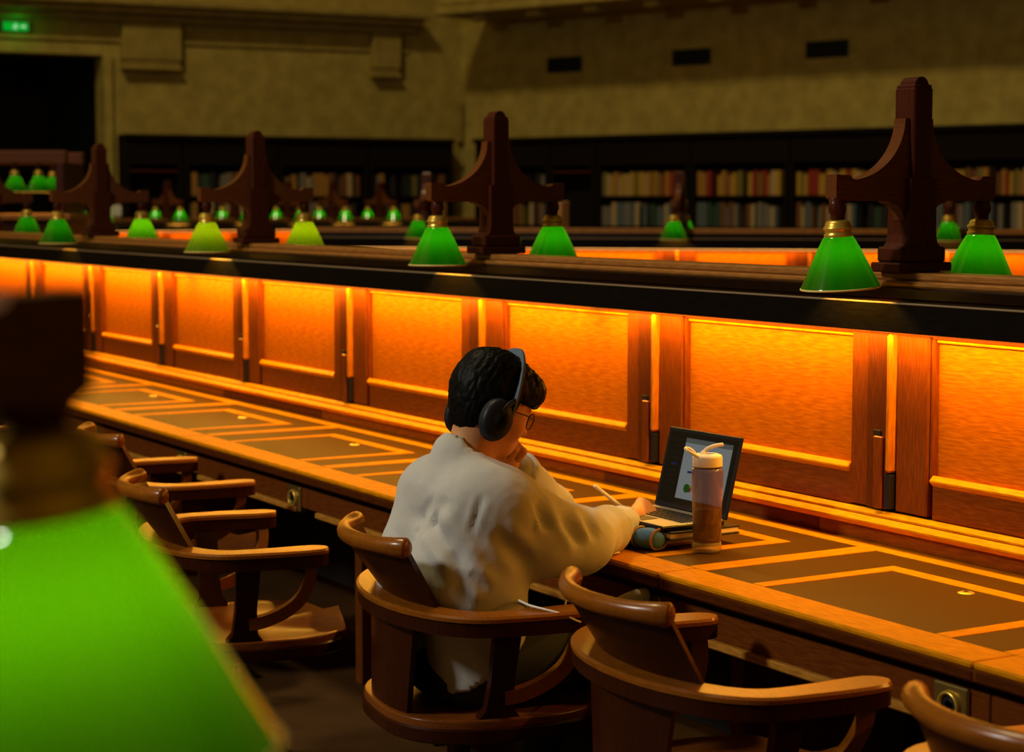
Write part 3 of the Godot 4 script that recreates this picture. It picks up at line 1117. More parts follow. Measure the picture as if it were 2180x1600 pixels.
	for s in [1.0, -1.0]:
		var sx: float = -4.07 + 0.085 * s
		b = Body.new(Vector3(sx - 0.07, -0.02, 0.66), Vector3(sx + 0.07, 0.14, 1.04), 0.01)
		b.limb(Vector3(sx, 0.05, 0.95), 0.042, Vector3(sx, 0.038, 0.755), 0.036, 0.02)
		b.each(func(p: Vector3, o: float) -> float: return maxf(o, 0.004 - p.y))
		st = mb()
		b.add_to(st)
		done(st, "shoe", mat.black, root).position = home
	# --- headphones
	var hp := thing("headphones", "dark over-ear headphones with a slim blue-grey headband worn over black hair", "headphones", H)
	st = mb()
	var arc := PackedVector3Array()
	for k in 29:
		var a := deg_to_rad(-8.0 + 196.0 * k / 28)
		arc.append(r * cos(a) * 0.104 + u * (-0.012 + sin(a) * 0.146) + f * (0.022 - 0.018 * absf(cos(a))))
	sweep(st, arc, [[Vector2(-0.012, -0.003), Vector2(0.012, -0.003), Vector2(0.012, 0.003), Vector2(-0.012, 0.003)]], f)
	done(st, "headband", mat.phones_band, hp)
	for s in [1.0, -1.0]:
		st = mb()
		var out := hb * Basis(Vector3.FORWARD, PI / 2 * s) * Basis.from_scale(Vector3(1.26, 1, 0.98))
		lathe(st, [[0.0, -0.002], [0.036, -0.002], [0.042, 0.004], [0.043, 0.012], [0.040, 0.019], [0.041, 0.022], [0.037, 0.031], [0.024, 0.036], [0.0, 0.038]], 30, r * 0.083 * s - u * 0.046 - f * 0.026, out)
		var cup := done(st, "ear_cup", mat.phones, hp)
		st = mb()
		tube(st, smooth_path([r * 0.110 * s - u * 0.046 - f * 0.026, r * 0.116 * s - u * 0.014 - f * 0.022, r * 0.105 * s + u * 0.012 + f * 0.004], 4), [0.009, 0.008, 0.007], 8, f)
		done(st, "yoke", mat.phones, cup)
	# --- spectacles
	var gl := thing("glasses", "thin dark-framed spectacles on the nose of the reader", "glasses", H)
	for s in [1.0, -1.0]:
		st = mb()
		ring = PackedVector3Array()
		for k in 25:
			var a := TAU * k / 24
			ring.append(r * (0.034 * s + cos(a) * 0.024) + u * (-0.016 + sin(a) * 0.020) + f * (0.104 - 0.010 * absf(0.034 * s + cos(a) * 0.024) / 0.05))
		tube(st, ring, [0.0014], 6, f)
		done(st, "rim", mat.black, gl)
		st = mb()
		tube(st, PackedVector3Array([r * 0.059 * s - u * 0.010 + f * 0.095, r * 0.076 * s - u * 0.010 + f * 0.06, r * 0.080 * s - u * 0.012 + f * 0.0]), [0.0015], 6)
		done(st, "temple", mat.black, gl)
	st = mb()
	tube(st, PackedVector3Array([-r * 0.011 - u * 0.012 + f * 0.103, -u * 0.009 + f * 0.107, r * 0.011 - u * 0.012 + f * 0.103]), [0.0014], 6)
	done(st, "bridge", mat.black, gl)

# creases of the sweatshirt: from, to, width, depth
const FOLDS := [
	[-3.975, 0.932, 1.350, -3.892, 0.807, 1.246, 0.018, 0.012],
	[-4.005, 0.887, 1.402, -3.943, 0.702, 1.343, 0.018, 0.007],
	[-3.957, 0.828, 1.341, -3.912, 0.763, 1.285, 0.016, 0.004],
	[-3.920, 0.850, 1.280, -3.887, 0.714, 1.255, 0.020, 0.010],
	[-3.977, 0.778, 1.380, -3.928, 0.703, 1.320, 0.016, 0.007],
	[-3.939, 0.965, 1.288, -3.960, 0.899, 1.333, 0.018, 0.008],
	[-3.894, 0.796, 1.251, -3.865, 0.748, 1.217, 0.014, 0.010],
	[-3.988, 0.965, 1.152, -3.994, 0.870, 1.179, 0.008, 0.006],
	[-3.965, 0.881, 1.133, -3.914, 0.792, 1.072, 0.018, 0.012],
	[-4.093, 0.929, 0.936, -4.070, 0.853, 0.916, 0.012, 0.012],
	[-4.058, 0.894, 0.889, -4.025, 0.813, 0.854, 0.012, 0.012],
	[-4.028, 0.889, 0.845, -4.008, 0.825, 0.826, 0.010, 0.009]]

# ------------------------------------------------------------------ things on and by the desk
func desk_things() -> void:
	var st: SurfaceTool
	# books that carry the laptop
	var t := thing("notebook", "thick brown notebook lying lowest in the stack under the laptop", "notebook", Vector3(-4.235, 0.7605, 0.475))
	box("page_block", Vector3(0, 0.012, 0), Vector3(0.285, 0.016, 0.205), mat.cream, t, 0.002)
	box("cover", Vector3(0, 0.002, 0), Vector3(0.29, 0.004, 0.21), mat.tan, t, 0.001)
	box("cover", Vector3(0, 0.022, 0), Vector3(0.29, 0.004, 0.21), mat.tan, t, 0.001)
	t = thing("notebook", "black hardcover notebook lying directly under the laptop", "notebook", Vector3(-4.205, 0.7845, 0.468), 0.03)
	box("page_block", Vector3(0, 0.011, 0), Vector3(0.325, 0.014, 0.222), mat.cream, t, 0.002)
	box("cover", Vector3(0, 0.002, 0), Vector3(0.33, 0.004, 0.228), mat.black, t, 0.001)
	box("cover", Vector3(0, 0.020, 0), Vector3(0.33, 0.004, 0.228), mat.black, t, 0.001)
	# laptop
	t = thing("laptop", "small open laptop with a white page on its tilted screen beside the bottle", "laptop", Vector3(-4.218, 0.8075, 0.385), 0.02)
	box("base", Vector3(0, 0.006, 0.105), Vector3(0.312, 0.012, 0.205), mat.black, t, 0.003)
	box("deck", Vector3(0, 0.0125, 0.105), Vector3(0.306, 0.002, 0.198), mat.silver, t, 0.0008)
	st = mb()
	for j in 5:
		for i in 13:
			bx(st, Vector3(-0.126 + i * 0.021, 0.0145, 0.045 + j * 0.019), Vector3(0.0175, 0.003, 0.0155), 0.001)
	var kb := done(st, "keys", mat.black, t)
	kb.set_meta("kind", "stuff")
	box("trackpad", Vector3(0, 0.014, 0.168), Vector3(0.10, 0.001, 0.055), mat.phones, t, 0.0004)
	var lean := Basis(Vector3.RIGHT, deg_to_rad(-14.0))
	box("lid", Vector3(0, 0.013, 0) + lean * Vector3(0, 0.110, 0), Vector3(0.322, 0.222, 0.007), mat.black, t, 0.003, lean)
	t.get_node("lid").set_meta("label", "screen lid")
	var im := Image.create(256, 176, false, Image.FORMAT_RGB8)
	im.fill(Color(0.045, 0.05, 0.05))
	im.fill_rect(Rect2i(64, 12, 178, 150), Color(0.62, 0.65, 0.64))
	im.fill_rect(Rect2i(64, 12, 178, 12), Color(0.42, 0.44, 0.43))
	im.fill_rect(Rect2i(92, 92, 26, 5), Color(0.06, 0.10, 0.42))
	im.fill_rect(Rect2i(24, 78, 22, 5), Color(0.08, 0.16, 0.5))
	for k in 9:
		im.fill_rect(Rect2i(18, 20 + k * 15, 30, 2), Color(0.12, 0.13, 0.13))
	for y in 24:
		for x in 34:
			var d := Vector2(x - 12, y - 12).length()
			if d < 11:
				im.set_pixel(88 + x, 122 + y, Color(0.08, 0.34, 0.08))
			elif Vector2(x - 22, y - 12).length() < 9:
				im.set_pixel(88 + x, 122 + y, Color(0.55, 0.10, 0.08) if y > 10 else Color(0.6, 0.5, 0.08))
	var sm := StandardMaterial3D.new()
	sm.albedo_color = Color(0.02, 0.02, 0.02)
	sm.roughness = 0.25
	sm.emission_enabled = true
	sm.emission = Color.BLACK
	sm.emission_texture = ImageTexture.create_from_image(im)
	sm.emission_energy_multiplier = 0.36
	var scr := func(w: float, h: float, m: Material, c: Vector3, bs: Basis, par: Node) -> void:
		var s2 := mb()
		var pts := [Vector3(-w, -h, 0), Vector3(w, -h, 0), Vector3(w, h, 0), Vector3(-w, h, 0)]
		var uv := [Vector2(0, 1), Vector2(1, 1), Vector2(1, 0), Vector2(0, 0)]
		for k in [0, 2, 1, 0, 3, 2]:
			s2.set_normal(bs * Vector3(0, 0, 1))
			s2.set_uv(uv[k])
			s2.add_vertex(c + bs * pts[k])
		done(s2, "screen", m, par)
	scr.call(0.148, 0.098, sm, Vector3(0, 0.013, 0) + lean * Vector3(0, 0.112, 0.0042), lean, t)
	# tablet flat under the writing hand
	t = thing("tablet", "tablet lying flat with a pale blue page under the writing hand", "tablet", Vector3(-4.548, 0.7605, 0.43), 0.12)
	box("case", Vector3(0, 0.0045, 0), Vector3(0.31, 0.009, 0.22), mat.black, t, 0.003)
	var im2 := Image.create(128, 96, false, Image.FORMAT_RGB8)
	im2.fill(Color(0.50, 0.66, 0.72))
	for k in 8:
		im2.fill_rect(Rect2i(10, 10 + k * 10, 70 + (k * 17) % 35, 2), Color(0.16, 0.22, 0.27))
	var sm2: StandardMaterial3D = sm.duplicate()
	sm2.emission_texture = ImageTexture.create_from_image(im2)
	sm2.emission_energy_multiplier = 0.6
	scr.call(0.132, 0.093, sm2, Vector3(0, 0.0095, 0), Basis(Vector3.RIGHT, -PI / 2), t)
	# stylus
	var tip := Vector3(-4.398, 0.7712, 0.424)
	var end := Vector3(-4.394, 0.884, 0.578)
	t = thing("stylus", "white stylus held upright between the fingers over the tablet", "stylus", tip)
	var d := end - tip
	st = mb()
	tube(st, PackedVector3Array([d * 0.08, d * 0.1, d * 0.98, d]), [0.0048, 0.0052, 0.0052, 0.0046], 14)
	done(st, "barrel", mat.white, t)
	st = mb()
	tube(st, PackedVector3Array([d * 0.015, d * 0.04, d * 0.085]), [0.001, 0.0028, 0.0048], 12)
	done(st, "nib", mat.white, t)
	# pencil pouch
	t = thing("pencil_pouch", "blue denim pencil pouch with tan bands at the corner of the laptop stack", "pouch", Vector3(-4.125, 0.7605, 0.610), 0.25)
	for k in [[-0.035, 0.027, 0.100], [0.036, 0.025, 0.085]]:
		var b := Body.new(Vector3(-0.09, -0.005, -0.06), Vector3(0.09, 0.07, 0.06), 0.006)
		b.egg(Vector3(k[0] * 0.9, k[1], 0), Basis(), Vector3(0.043, 0.027, 0.032), 0.01)
		b.limb(Vector3(k[0] - 0.02, k[1], 0.012), 0.020, Vector3(k[0] + 0.02, k[1], 0.010), 0.019, 0.02)
		b.each(func(p: Vector3, o: float) -> float: return maxf(o, 0.0005 - p.y))
		st = mb()
		b.add_to(st)
		done(st, "pocket", mat.denim, t)
	for x in [-0.002, 0.062]:
		st = mb()
		var ring := PackedVector3Array()
		for k in 21:
			var a := TAU * k / 20
			ring.append(Vector3(x, maxf(0.002, 0.025 + sin(a) * 0.027), cos(a) * 0.033))
		tube(st, ring, [0.0035], 6, Vector3.RIGHT)
		done(st, "band", mat.tan, t)
	# bottle
	t = thing("water_bottle", "tall smoky brown drinking bottle with a cream flip lid on the desk", "bottle", Vector3(-3.985, 0.7605, 0.50))
	var glass := plain(0.20, 0.09, 0.02, 0.3)
	glass.albedo_color.a = 0.6
	glass.transparency = BaseMaterial3D.TRANSPARENCY_ALPHA
	glass.clearcoat_enabled = true
	glass.clearcoat = 1.0
	glass.clearcoat_roughness = 0.05
	var tea := plain(0.06, 0.022, 0.006, 0.3)
	tea.albedo_color.a = 0.72
	tea.transparency = BaseMaterial3D.TRANSPARENCY_ALPHA
	var foot := plain(0.5, 0.36, 0.14, 0.12)
	foot.albedo_color.a = 0.4
	foot.transparency = BaseMaterial3D.TRANSPARENCY_ALPHA_HASH
	st = mb()
	lathe(st, [[0.0, 0.0], [0.033, 0.0], [0.038, 0.004], [0.039, 0.012], [0.038, 0.022], [0.035, 0.026], [0.0, 0.024]], 32)
	done(st, "foot", foot, t)
	st = mb()
	lathe(st, [[0.036, 0.026], [0.0375, 0.032], [0.038, 0.10], [0.040, 0.17], [0.041, 0.208], [0.039, 0.213], [0.036, 0.216]], 36)
	done(st, "wall", glass, t)
	st = mb()
	lathe(st, [[0.0, 0.029], [0.035, 0.029], [0.036, 0.06], [0.0365, 0.105], [0.0, 0.105]], 32)
	done(st, "tea", tea, t)
	st = mb()
	lathe(st, [[0.0352, 0.216], [0.0365, 0.217], [0.0365, 0.2195], [0.0352, 0.2205]], 30)
	done(st, "seal", mat.black, t)
	st = mb()
	lathe(st, [[0.0, 0.219], [0.0375, 0.219], [0.0385, 0.222], [0.0385, 0.243], [0.036, 0.249], [0.028, 0.252], [0.0, 0.253]], 36)
	var lid := done(st, "lid", mat.cream, t)
	st = mb()
	tube(st, smooth_path([Vector3(-0.006, 0.246, 0.010), Vector3(-0.002, 0.262, 0.004), Vector3(0.010, 0.272, -0.012), Vector3(0.022, 0.276, -0.032)], 5), [0.012, 0.011, 0.010, 0.008, 0.005], 10)
	done(st, "spout", mat.cream, lid)
	st = mb()
	var loop := smooth_path([Vector3(0.0, 0.244, 0.030), Vector3(-0.012, 0.262, 0.040), Vector3(-0.020, 0.268, 0.052), Vector3(-0.012, 0.266, 0.060), Vector3(0.0, 0.258, 0.052), Vector3(0.010, 0.245, 0.032)], 5)
	tube(st, loop, [0.004], 8)
	done(st, "carry_loop", mat.cream, lid)
	# cables
	t = thing("charging_cable", "white charging cable from a brass desk socket across the arm of the chair", "cable", Vector3(-3.93, 0.645, 0.75))
	st = mb()
	var w := [[-3.910, 0.676, 0.825], [-3.87, 0.66, 0.90], [-3.70, 0.69, 1.06], [-3.70, 0.716, 1.12], [-3.76, 0.729, 1.165], [-3.83, 0.728, 1.155], [-3.90, 0.69, 1.08], [-3.985, 0.62, 0.98], [-4.0, 0.62, 0.93], [-4.01, 0.70, 0.90], [-4.03, 0.755, 0.80], [-4.04, 0.7665, 0.77], [-4.06, 0.7655, 0.72]]
	var pts := []
	for p in w:
		pts.append(Vector3(p[0], p[1], p[2]) - t.position)
	tube(st, smooth_path(pts, 6), [0.0028], 8)
	done(st, "cord", mat.white, t)
	st = mb()
	tube(st, PackedVector3Array([Vector3(0.024, 0.040, -0.006), Vector3(0.024, 0.039, 0.02), Vector3(0.022, 0.036, 0.05), Vector3(0.020, 0.031, 0.075)]), [0.019, 0.018, 0.014, 0.010], 12)
	done(st, "plug", mat.white, t)
	t = thing("thin_cord", "thin tan cord curving from the sleeve to the denim pouch on the desk", "cord", Vector3(-4.12, 0.763, 0.70))
	st = mb()
	tube(st, smooth_path([Vector3(0.03, 0.0, 0.06), Vector3(0.012, 0, 0.03), Vector3(-0.01, 0, -0.01), Vector3(-0.05, 0.002, -0.05), Vector3(-0.06, 0.004, -0.07)], 6), [0.0028], 8)
	done(st, "cord", mat.tan, t)

# ------------------------------------------------------------------ the room
var left_t: Transform3D
var right_t: Transform3D
const HIGH := 20.0

func room() -> void:
	var corner := Vector3(-26.2, 0, -11.17)
	left_t = Transform3D(Basis(Vector3(0.052, 0, -0.9986), Vector3.UP, Vector3(0.9986, 0, 0.052)), corner)
	right_t = Transform3D(Basis(Vector3(0.9446, 0, -0.3283), Vector3.UP, Vector3(0.3283, 0, 0.9446)), corner)
	var st := mb()
	bx(st, Vector3(-10, -0.1, -4), Vector3(50, 0.2, 44), 0.01)
	struct(st, "floor", mat.floor)
	st = mb()
	bx(st, Vector3(-10, HIGH + 0.1, -4), Vector3(50, 0.2, 44), 0.01)
	struct(st, "ceiling", mat.ceiling)
	st = mb()
	bx(st, Vector3(-2.6, HIGH / 2, -0.2), Vector3(6.0, HIGH, 0.4), 0.01)
	bx(st, Vector3(-7.35, (3.71 + HIGH) / 2, -0.2), Vector3(3.5, HIGH - 3.71, 0.4), 0.01)
	bx(st, Vector3(-17.3, HIGH / 2, -0.2), Vector3(16.4, HIGH, 0.4), 0.01)
	struct(st, "wall_left", mat.plaster, left_t)
	st = mb()
	bx(st, Vector3(18.5, HIGH / 2, -0.2), Vector3(37.8, HIGH, 0.4), 0.01)
	struct(st, "wall_back", mat.plaster, right_t)
	st = mb()
	bx(st, Vector3(8.2, HIGH / 2, -4), Vector3(0.4, HIGH, 44), 0.01)
	struct(st, "wall_right", mat.plaster)
	st = mb()
	bx(st, Vector3(-10, HIGH / 2, 13.0), Vector3(50, HIGH, 0.4), 0.01)
	struct(st, "wall_front", mat.plaster)
	# dark hall behind the doorway
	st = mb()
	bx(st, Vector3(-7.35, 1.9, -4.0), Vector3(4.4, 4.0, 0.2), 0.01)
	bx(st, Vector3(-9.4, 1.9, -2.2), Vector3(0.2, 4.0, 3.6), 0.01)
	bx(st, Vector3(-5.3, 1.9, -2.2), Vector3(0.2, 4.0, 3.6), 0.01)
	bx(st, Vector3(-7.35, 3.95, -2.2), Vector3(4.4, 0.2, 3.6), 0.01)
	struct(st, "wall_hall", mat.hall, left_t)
	var w := MeshInstance3D.new()
	# door surround
	st = mb()
	bx(st, Vector3(-5.54, 1.86, 0.03), Vector3(0.12, 3.72, 0.10), 0.01)
	bx(st, Vector3(-9.06, 1.86, 0.03), Vector3(0.12, 3.72, 0.10), 0.01)
	struct(st, "trim_1", mat.plaster, left_t)
	w.free()
	# cornice over the left wall, with its brackets
	st = mb()
	bx(st, Vector3(-5.2, 4.43, 0.18), Vector3(8.9, 0.10, 0.56), 0.02)
	bx(st, Vector3(-5.2, 4.335, 0.14), Vector3(8.8, 0.09, 0.46), 0.02)
	bx(st, Vector3(-5.2, 4.24, 0.06), Vector3(8.7, 0.10, 0.26), 0.02)
	bx(st, Vector3(-5.2, 3.93, 0.0), Vector3(8.6, 0.06, 0.08), 0.01)
	struct(st, "trim_2", mat.plaster_dark, left_t)
	var n := 3
	for c in [[-4.92, 0.86], [-1.31, 0.46]]:
		st = mb()
		bx(st, Vector3(c[0], 3.92, 0.06), Vector3(c[1], 0.54, 0.22), 0.02)
		bx(st, Vector3(c[0], 3.63, 0.05), Vector3(c[1] - 0.05, 0.10, 0.19), 0.02)
		bx(st, Vector3(c[0], 3.55, 0.07), Vector3(c[1], 0.07, 0.23), 0.02)
		struct(st, "trim_%d" % n, mat.plaster_dark, left_t)
		n += 1
	# gallery ledge along the back wall
	st = mb()
	bx(st, Vector3(18.9, 4.44, 0.60), Vector3(36.6, 0.13, 1.4), 0.02)
	bx(st, Vector3(18.9, 4.58, 0.54), Vector3(36.6, 0.10, 1.26), 0.02)
	struct(st, "trim_%d" % n, mat.plaster, right_t)
	n += 1
	# corner strip
	st = mb()
	bx(st, Vector3(-0.08, 2.9, 0.08), Vector3(0.10, 0.62, 0.06), 0.01)
	struct(st, "trim_%d" % n, mat.plaster_dark, left_t)
	# blocks under the ledge
	for k in 9:
		var o := MeshInstance3D.new()
		st = mb()
		bx(st, Vector3.ZERO, Vector3(0.24, 0.10, 0.18), 0.02)
		o.mesh = st.commit()
		o.material_override = mat.plaster
		o.name = numbered("ledge_block")
		add_child(o, true)
		o.transform = right_t * Transform3D(Basis(), Vector3(1.30 + k * 1.03, 4.325, 1.05))
		o.set_meta("kind", "structure")
	# air vents
	var names := ["nearest the corner of the room", "in the middle of the row", "farthest right of the row"]
	for k in 3:
		var s: float = [2.02, 4.28, 6.45][k]
		var t := thing("air_vent", "dark slatted air vent on the shaded back wall, " + names[k], "vent", right_t * Vector3(s, 3.68, 0.0), right_t.basis.get_euler().y, "air vents on the back wall")
		box("frame", Vector3(0, 0, 0.012), Vector3(0.64, 0.22, 0.024), mat.vent, t, 0.004)
		for j in 4:
			box("slat", Vector3(0, -0.066 + j * 0.044, 0.028), Vector3(0.56, 0.018, 0.012), mat.vent, t, 0.002)
	# signs
	for k in 2:
		var t: Node3D
		if k == 0:
			t = thing("exit_sign", "lit green exit sign with a white running figure on the wall above the doorway", "exit sign", left_t * Vector3(-6.82, 4.06, 0.0), left_t.basis.get_euler().y)
		else:
			t = thing("exit_sign", "faint green exit sign glowing deep inside the dark doorway", "exit sign", left_t * Vector3(-6.9, 2.66, -3.88), left_t.basis.get_euler().y)
		box("housing", Vector3(0, 0, 0.04), Vector3(0.37, 0.135, 0.07), mat.iron, t, 0.004)
		var em := plain(0.0, 0.05, 0.015, 0.4)
		em.emission_enabled = true
		em.emission = Color(0.03, 0.62, 0.16)
		em.emission_energy_multiplier = 0.9 if k == 0 else 0.06
		var f := box("lit_face", Vector3(0, 0, 0.078), Vector3(0.35, 0.118, 0.008), em, t, 0.001)
		var em2: StandardMaterial3D = em.duplicate()
		em2.emission = Color(0.85, 1, 0.85)
		em2.emission_energy_multiplier = 0.8 if k == 0 else 0.06
		# the running figure: head, trunk, arms, legs, and an arrow
		st = mb()
		for q in [[[0.006, 0.036], [0.008, 0.036], 0.009], [[0.0, 0.022], [-0.012, -0.008], 0.008], [[0.002, 0.018], [0.022, 0.008], 0.0045], [[-0.002, 0.018], [-0.026, 0.010], 0.0045], [[-0.012, -0.010], [0.008, -0.022], 0.0055], [[0.008, -0.022], [0.004, -0.044], 0.005], [[-0.014, -0.010], [-0.034, -0.034], 0.0055], [[0.06, 0.0], [0.13, 0.0], 0.006], [[0.13, 0.0], [0.108, 0.02], 0.006], [[0.13, 0.0], [0.108, -0.02], 0.006]]:
			tube(st, PackedVector3Array([Vector3(q[0][0], q[0][1], 0.0), Vector3(q[1][0], q[1][1], 0.0)]), [q[2]], 8, Vector3(0, 0, 1))
		done(st, "pictogram", em2, f).position = Vector3(0, 0, 0.003)
		var l := OmniLight3D.new()
		l.name = "sign_glow"
		t.add_child(l, true)
		l.position = Vector3(0, 0, 0.2)
		l.light_color = Color(0.1, 1, 0.3)
		l.light_energy = 0.02
		l.light_size = 0.1
		l.shadow_enabled = true
	shelves()
	# ceiling lights, far above the frame
	for c in CEILING:
		var t := thing("ceiling_light", c[4], "ceiling light", c[0])
		var sz: float = c[1]
		box("housing", Vector3(0, 0.06, 0), Vector3(sz + 0.1, 0.10, sz + 0.1), mat.iron, t, 0.01)
		box("diffuser", Vector3(0, 0.0, 0), Vector3(sz, 0.03, sz), mat.lamp_panel, t, 0.005)
		var aim := Basis()
		if c.size() > 5:
			aim = Basis(Quaternion(Vector3.DOWN, (c[5] - c[0]).normalized()))
		var up: Vector3 = aim.inverse() * Vector3.UP
		var hl: float = HIGH - c[0].y
		st = mb()
		tube(st, PackedVector3Array([up * 0.12, up * hl]), [0.015], 8, Vector3.RIGHT)
		done(st, "hanger", mat.iron, t)
		t.basis = aim
		var l := AreaLight3D.new()
		l.name = "panel_glow"
		t.add_child(l, true)
		l.position = Vector3(0, -0.03, 0)
		l.rotation_degrees = Vector3(-90, 0, 0)
		l.area_size = Vector2(sz, sz)
		l.light_color = c[3]
		l.light_energy = c[2]
		l.area_range = 100.0
		l.area_attenuation = 2.0
		l.shadow_enabled = true

func ordinal(n: int) -> String:
	var t := "th"
	if n % 100 < 11 or n % 100 > 13:
		t = ["th", "st", "nd", "rd", "th", "th", "th", "th", "th", "th"][n % 10]
	return str(n) + t

func shelves() -> void:
	var rng := RandomNumberGenerator.new()
	rng.seed = 11
	var look := [
		["ochre", 0.30, 0.16, 0.03], ["cream", 0.36, 0.27, 0.13], ["brown", 0.14, 0.06, 0.02], ["olive", 0.16, 0.13, 0.03],
		["red", 0.22, 0.03, 0.015], ["grey", 0.16, 0.15, 0.12], ["blue-grey", 0.08, 0.11, 0.12], ["dark green", 0.03, 0.06, 0.04], ["yellow", 0.38, 0.24, 0.03], ["black", 0.02, 0.018, 0.016]]
	var mats := []
	for q in look:
		mats.append(plain(q[1] * 1.5, q[2] * 1.4, q[3] * 1.3, 0.75))
	var meshes := []
	for h in 3:
		var st := mb()
		bx(st, Vector3(0, [0.28, 0.31, 0.335][h] / 2, 0), Vector3([0.05, 0.064, 0.08][h], [0.28, 0.31, 0.335][h], 0.2), 0.008)
		meshes.append(st.commit())
	var units := [
		[left_t, -5.42, -4.56, "empty dark bookcase with one reddish shelf beside the doorway", 0, "bookcase beside the doorway"],
		[left_t, -4.56, -3.13, "dark bookcase of old volumes, second from the doorway", 1, "second bookcase from the doorway"],
		[left_t, -3.13, -1.70, "dark bookcase of old volumes, third from the doorway", 1, "third bookcase from the doorway"],
		[left_t, -1.70, -0.30, "dark bookcase of old volumes filling the far corner on the doorway side", 1, "corner bookcase on the doorway side"],
		[right_t, 0.55, 2.0, "dark bookcase of old volumes next to the corner on the vented wall", 1, "corner bookcase under the vents"],
		[right_t, 2.0, 2.86, "closed dark bookcase without books between two filled ones", 0, "closed bookcase"],
		[right_t, 2.86, 4.5, "dark bookcase of bright volumes under the middle air vent", 2, "bookcase under the middle vent"],
		[right_t, 4.5, 6.1, "dark bookcase of bright volumes partly behind the tallest lamp stand", 2, "bookcase left of the tallest lamp stand"],
		[right_t, 6.1, 7.9, "dark bookcase of volumes right behind the tallest lamp stand", 2, "bookcase behind the tallest lamp stand"],
		[right_t, 7.9, 9.9, "dark bookcase of bright volumes farthest right on the vented wall", 2, "rightmost bookcase"]]
	for q in units:
		var tr: Transform3D = q[0]
		var a: float = q[1]
		var b: float = q[2]
		var w := b - a - 0.03
		var m := (a + b) / 2
		var turn := tr.basis.get_euler().y
		var t := thing("bookcase", q[3], "bookcase", tr * Vector3(m, 0, 0.0), turn, "dark bookcases along the walls")
		box("back_board", Vector3(0, 1.29, 0.02), Vector3(w, 2.58, 0.03), mat.case_wood, t)
		box("frieze", Vector3(0, 2.37, 0.19), Vector3(w, 0.36, 0.30), mat.case_wood, t, 0.01)
		box("cornice", Vector3(0, 2.585, 0.21), Vector3(w, 0.07, 0.40), mat.case_wood, t, 0.012)
		for s in [-1.0, 1.0]:
			box("side_panel", Vector3(s * (w / 2 - 0.03), 1.1, 0.19), Vector3(0.06, 2.2, 0.33), mat.case_wood, t, 0.006)
		var ys := [0.10, 0.50, 0.90, 1.33, 1.755]
		if q[4] == 0:
			ys = [0.10, 0.9, 2.12]
		for y in ys:
			box("shelf", Vector3(0, y - 0.0125, 0.18), Vector3(w - 0.12, 0.025, 0.29), mat.case_wood if q[4] > 0 or y < 2.0 else mat.apron, t, 0.003)
		if q[4] == 0:
			continue
		for row in 2:
			var y: float = [1.755, 1.33][row]
			var x := a + 0.075
			var nth := 0
			while x < b - 0.165:
				var h := rng.randi_range(0, 2)
				var bw: float = [0.05, 0.064, 0.08][h]
				var pool := [0, 1, 2, 2, 3, 9, 5, 7, 9] if q[4] == 1 else ([0, 8, 1, 4, 0, 3, 2, 8] if row == 0 else [5, 6, 1, 7, 5, 2, 6, 9])
				var c: int = pool[rng.randi_range(0, pool.size() - 1)]
				if rng.randf() < 0.11:
					x += rng.randf_range(0.06, 0.16)
					continue
				var o := MeshInstance3D.new()
				o.mesh = meshes[h]
				o.material_override = mats[c]
				o.name = numbered("book")
				add_child(o, true)
				var tilt := rng.randf_range(-0.06, 0.06) if rng.randf() < 0.15 else 0.0
				o.transform = tr * Transform3D(Basis(Vector3(0, 0, 1), tilt), Vector3(x + bw / 2, y + 0.002 + absf(tilt) * bw * 0.5, 0.19 + rng.randf_range(-0.02, 0.01)))
				nth += 1
				tag(o, "%s book %s from left, %s shelf, %s" % [look[c][0], ordinal(nth), ["upper", "lower"][row], q[5]], "book", "old books on the wall shelves")
				x += bw + 0.004

const CEILING := [
	[Vector3(-12.0, 19.0, 4.0), 2.6, 160.0, Color(1.0, 0.90, 0.68), "large square ceiling light high above the middle of the room"],
	[Vector3(-5.6, 5.4, 7.6), 0.9, 30.0, Color(1.0, 0.98, 0.93), "small square pendant light above the near chairs", Vector3(-4.1, 0.9, 1.2)]]

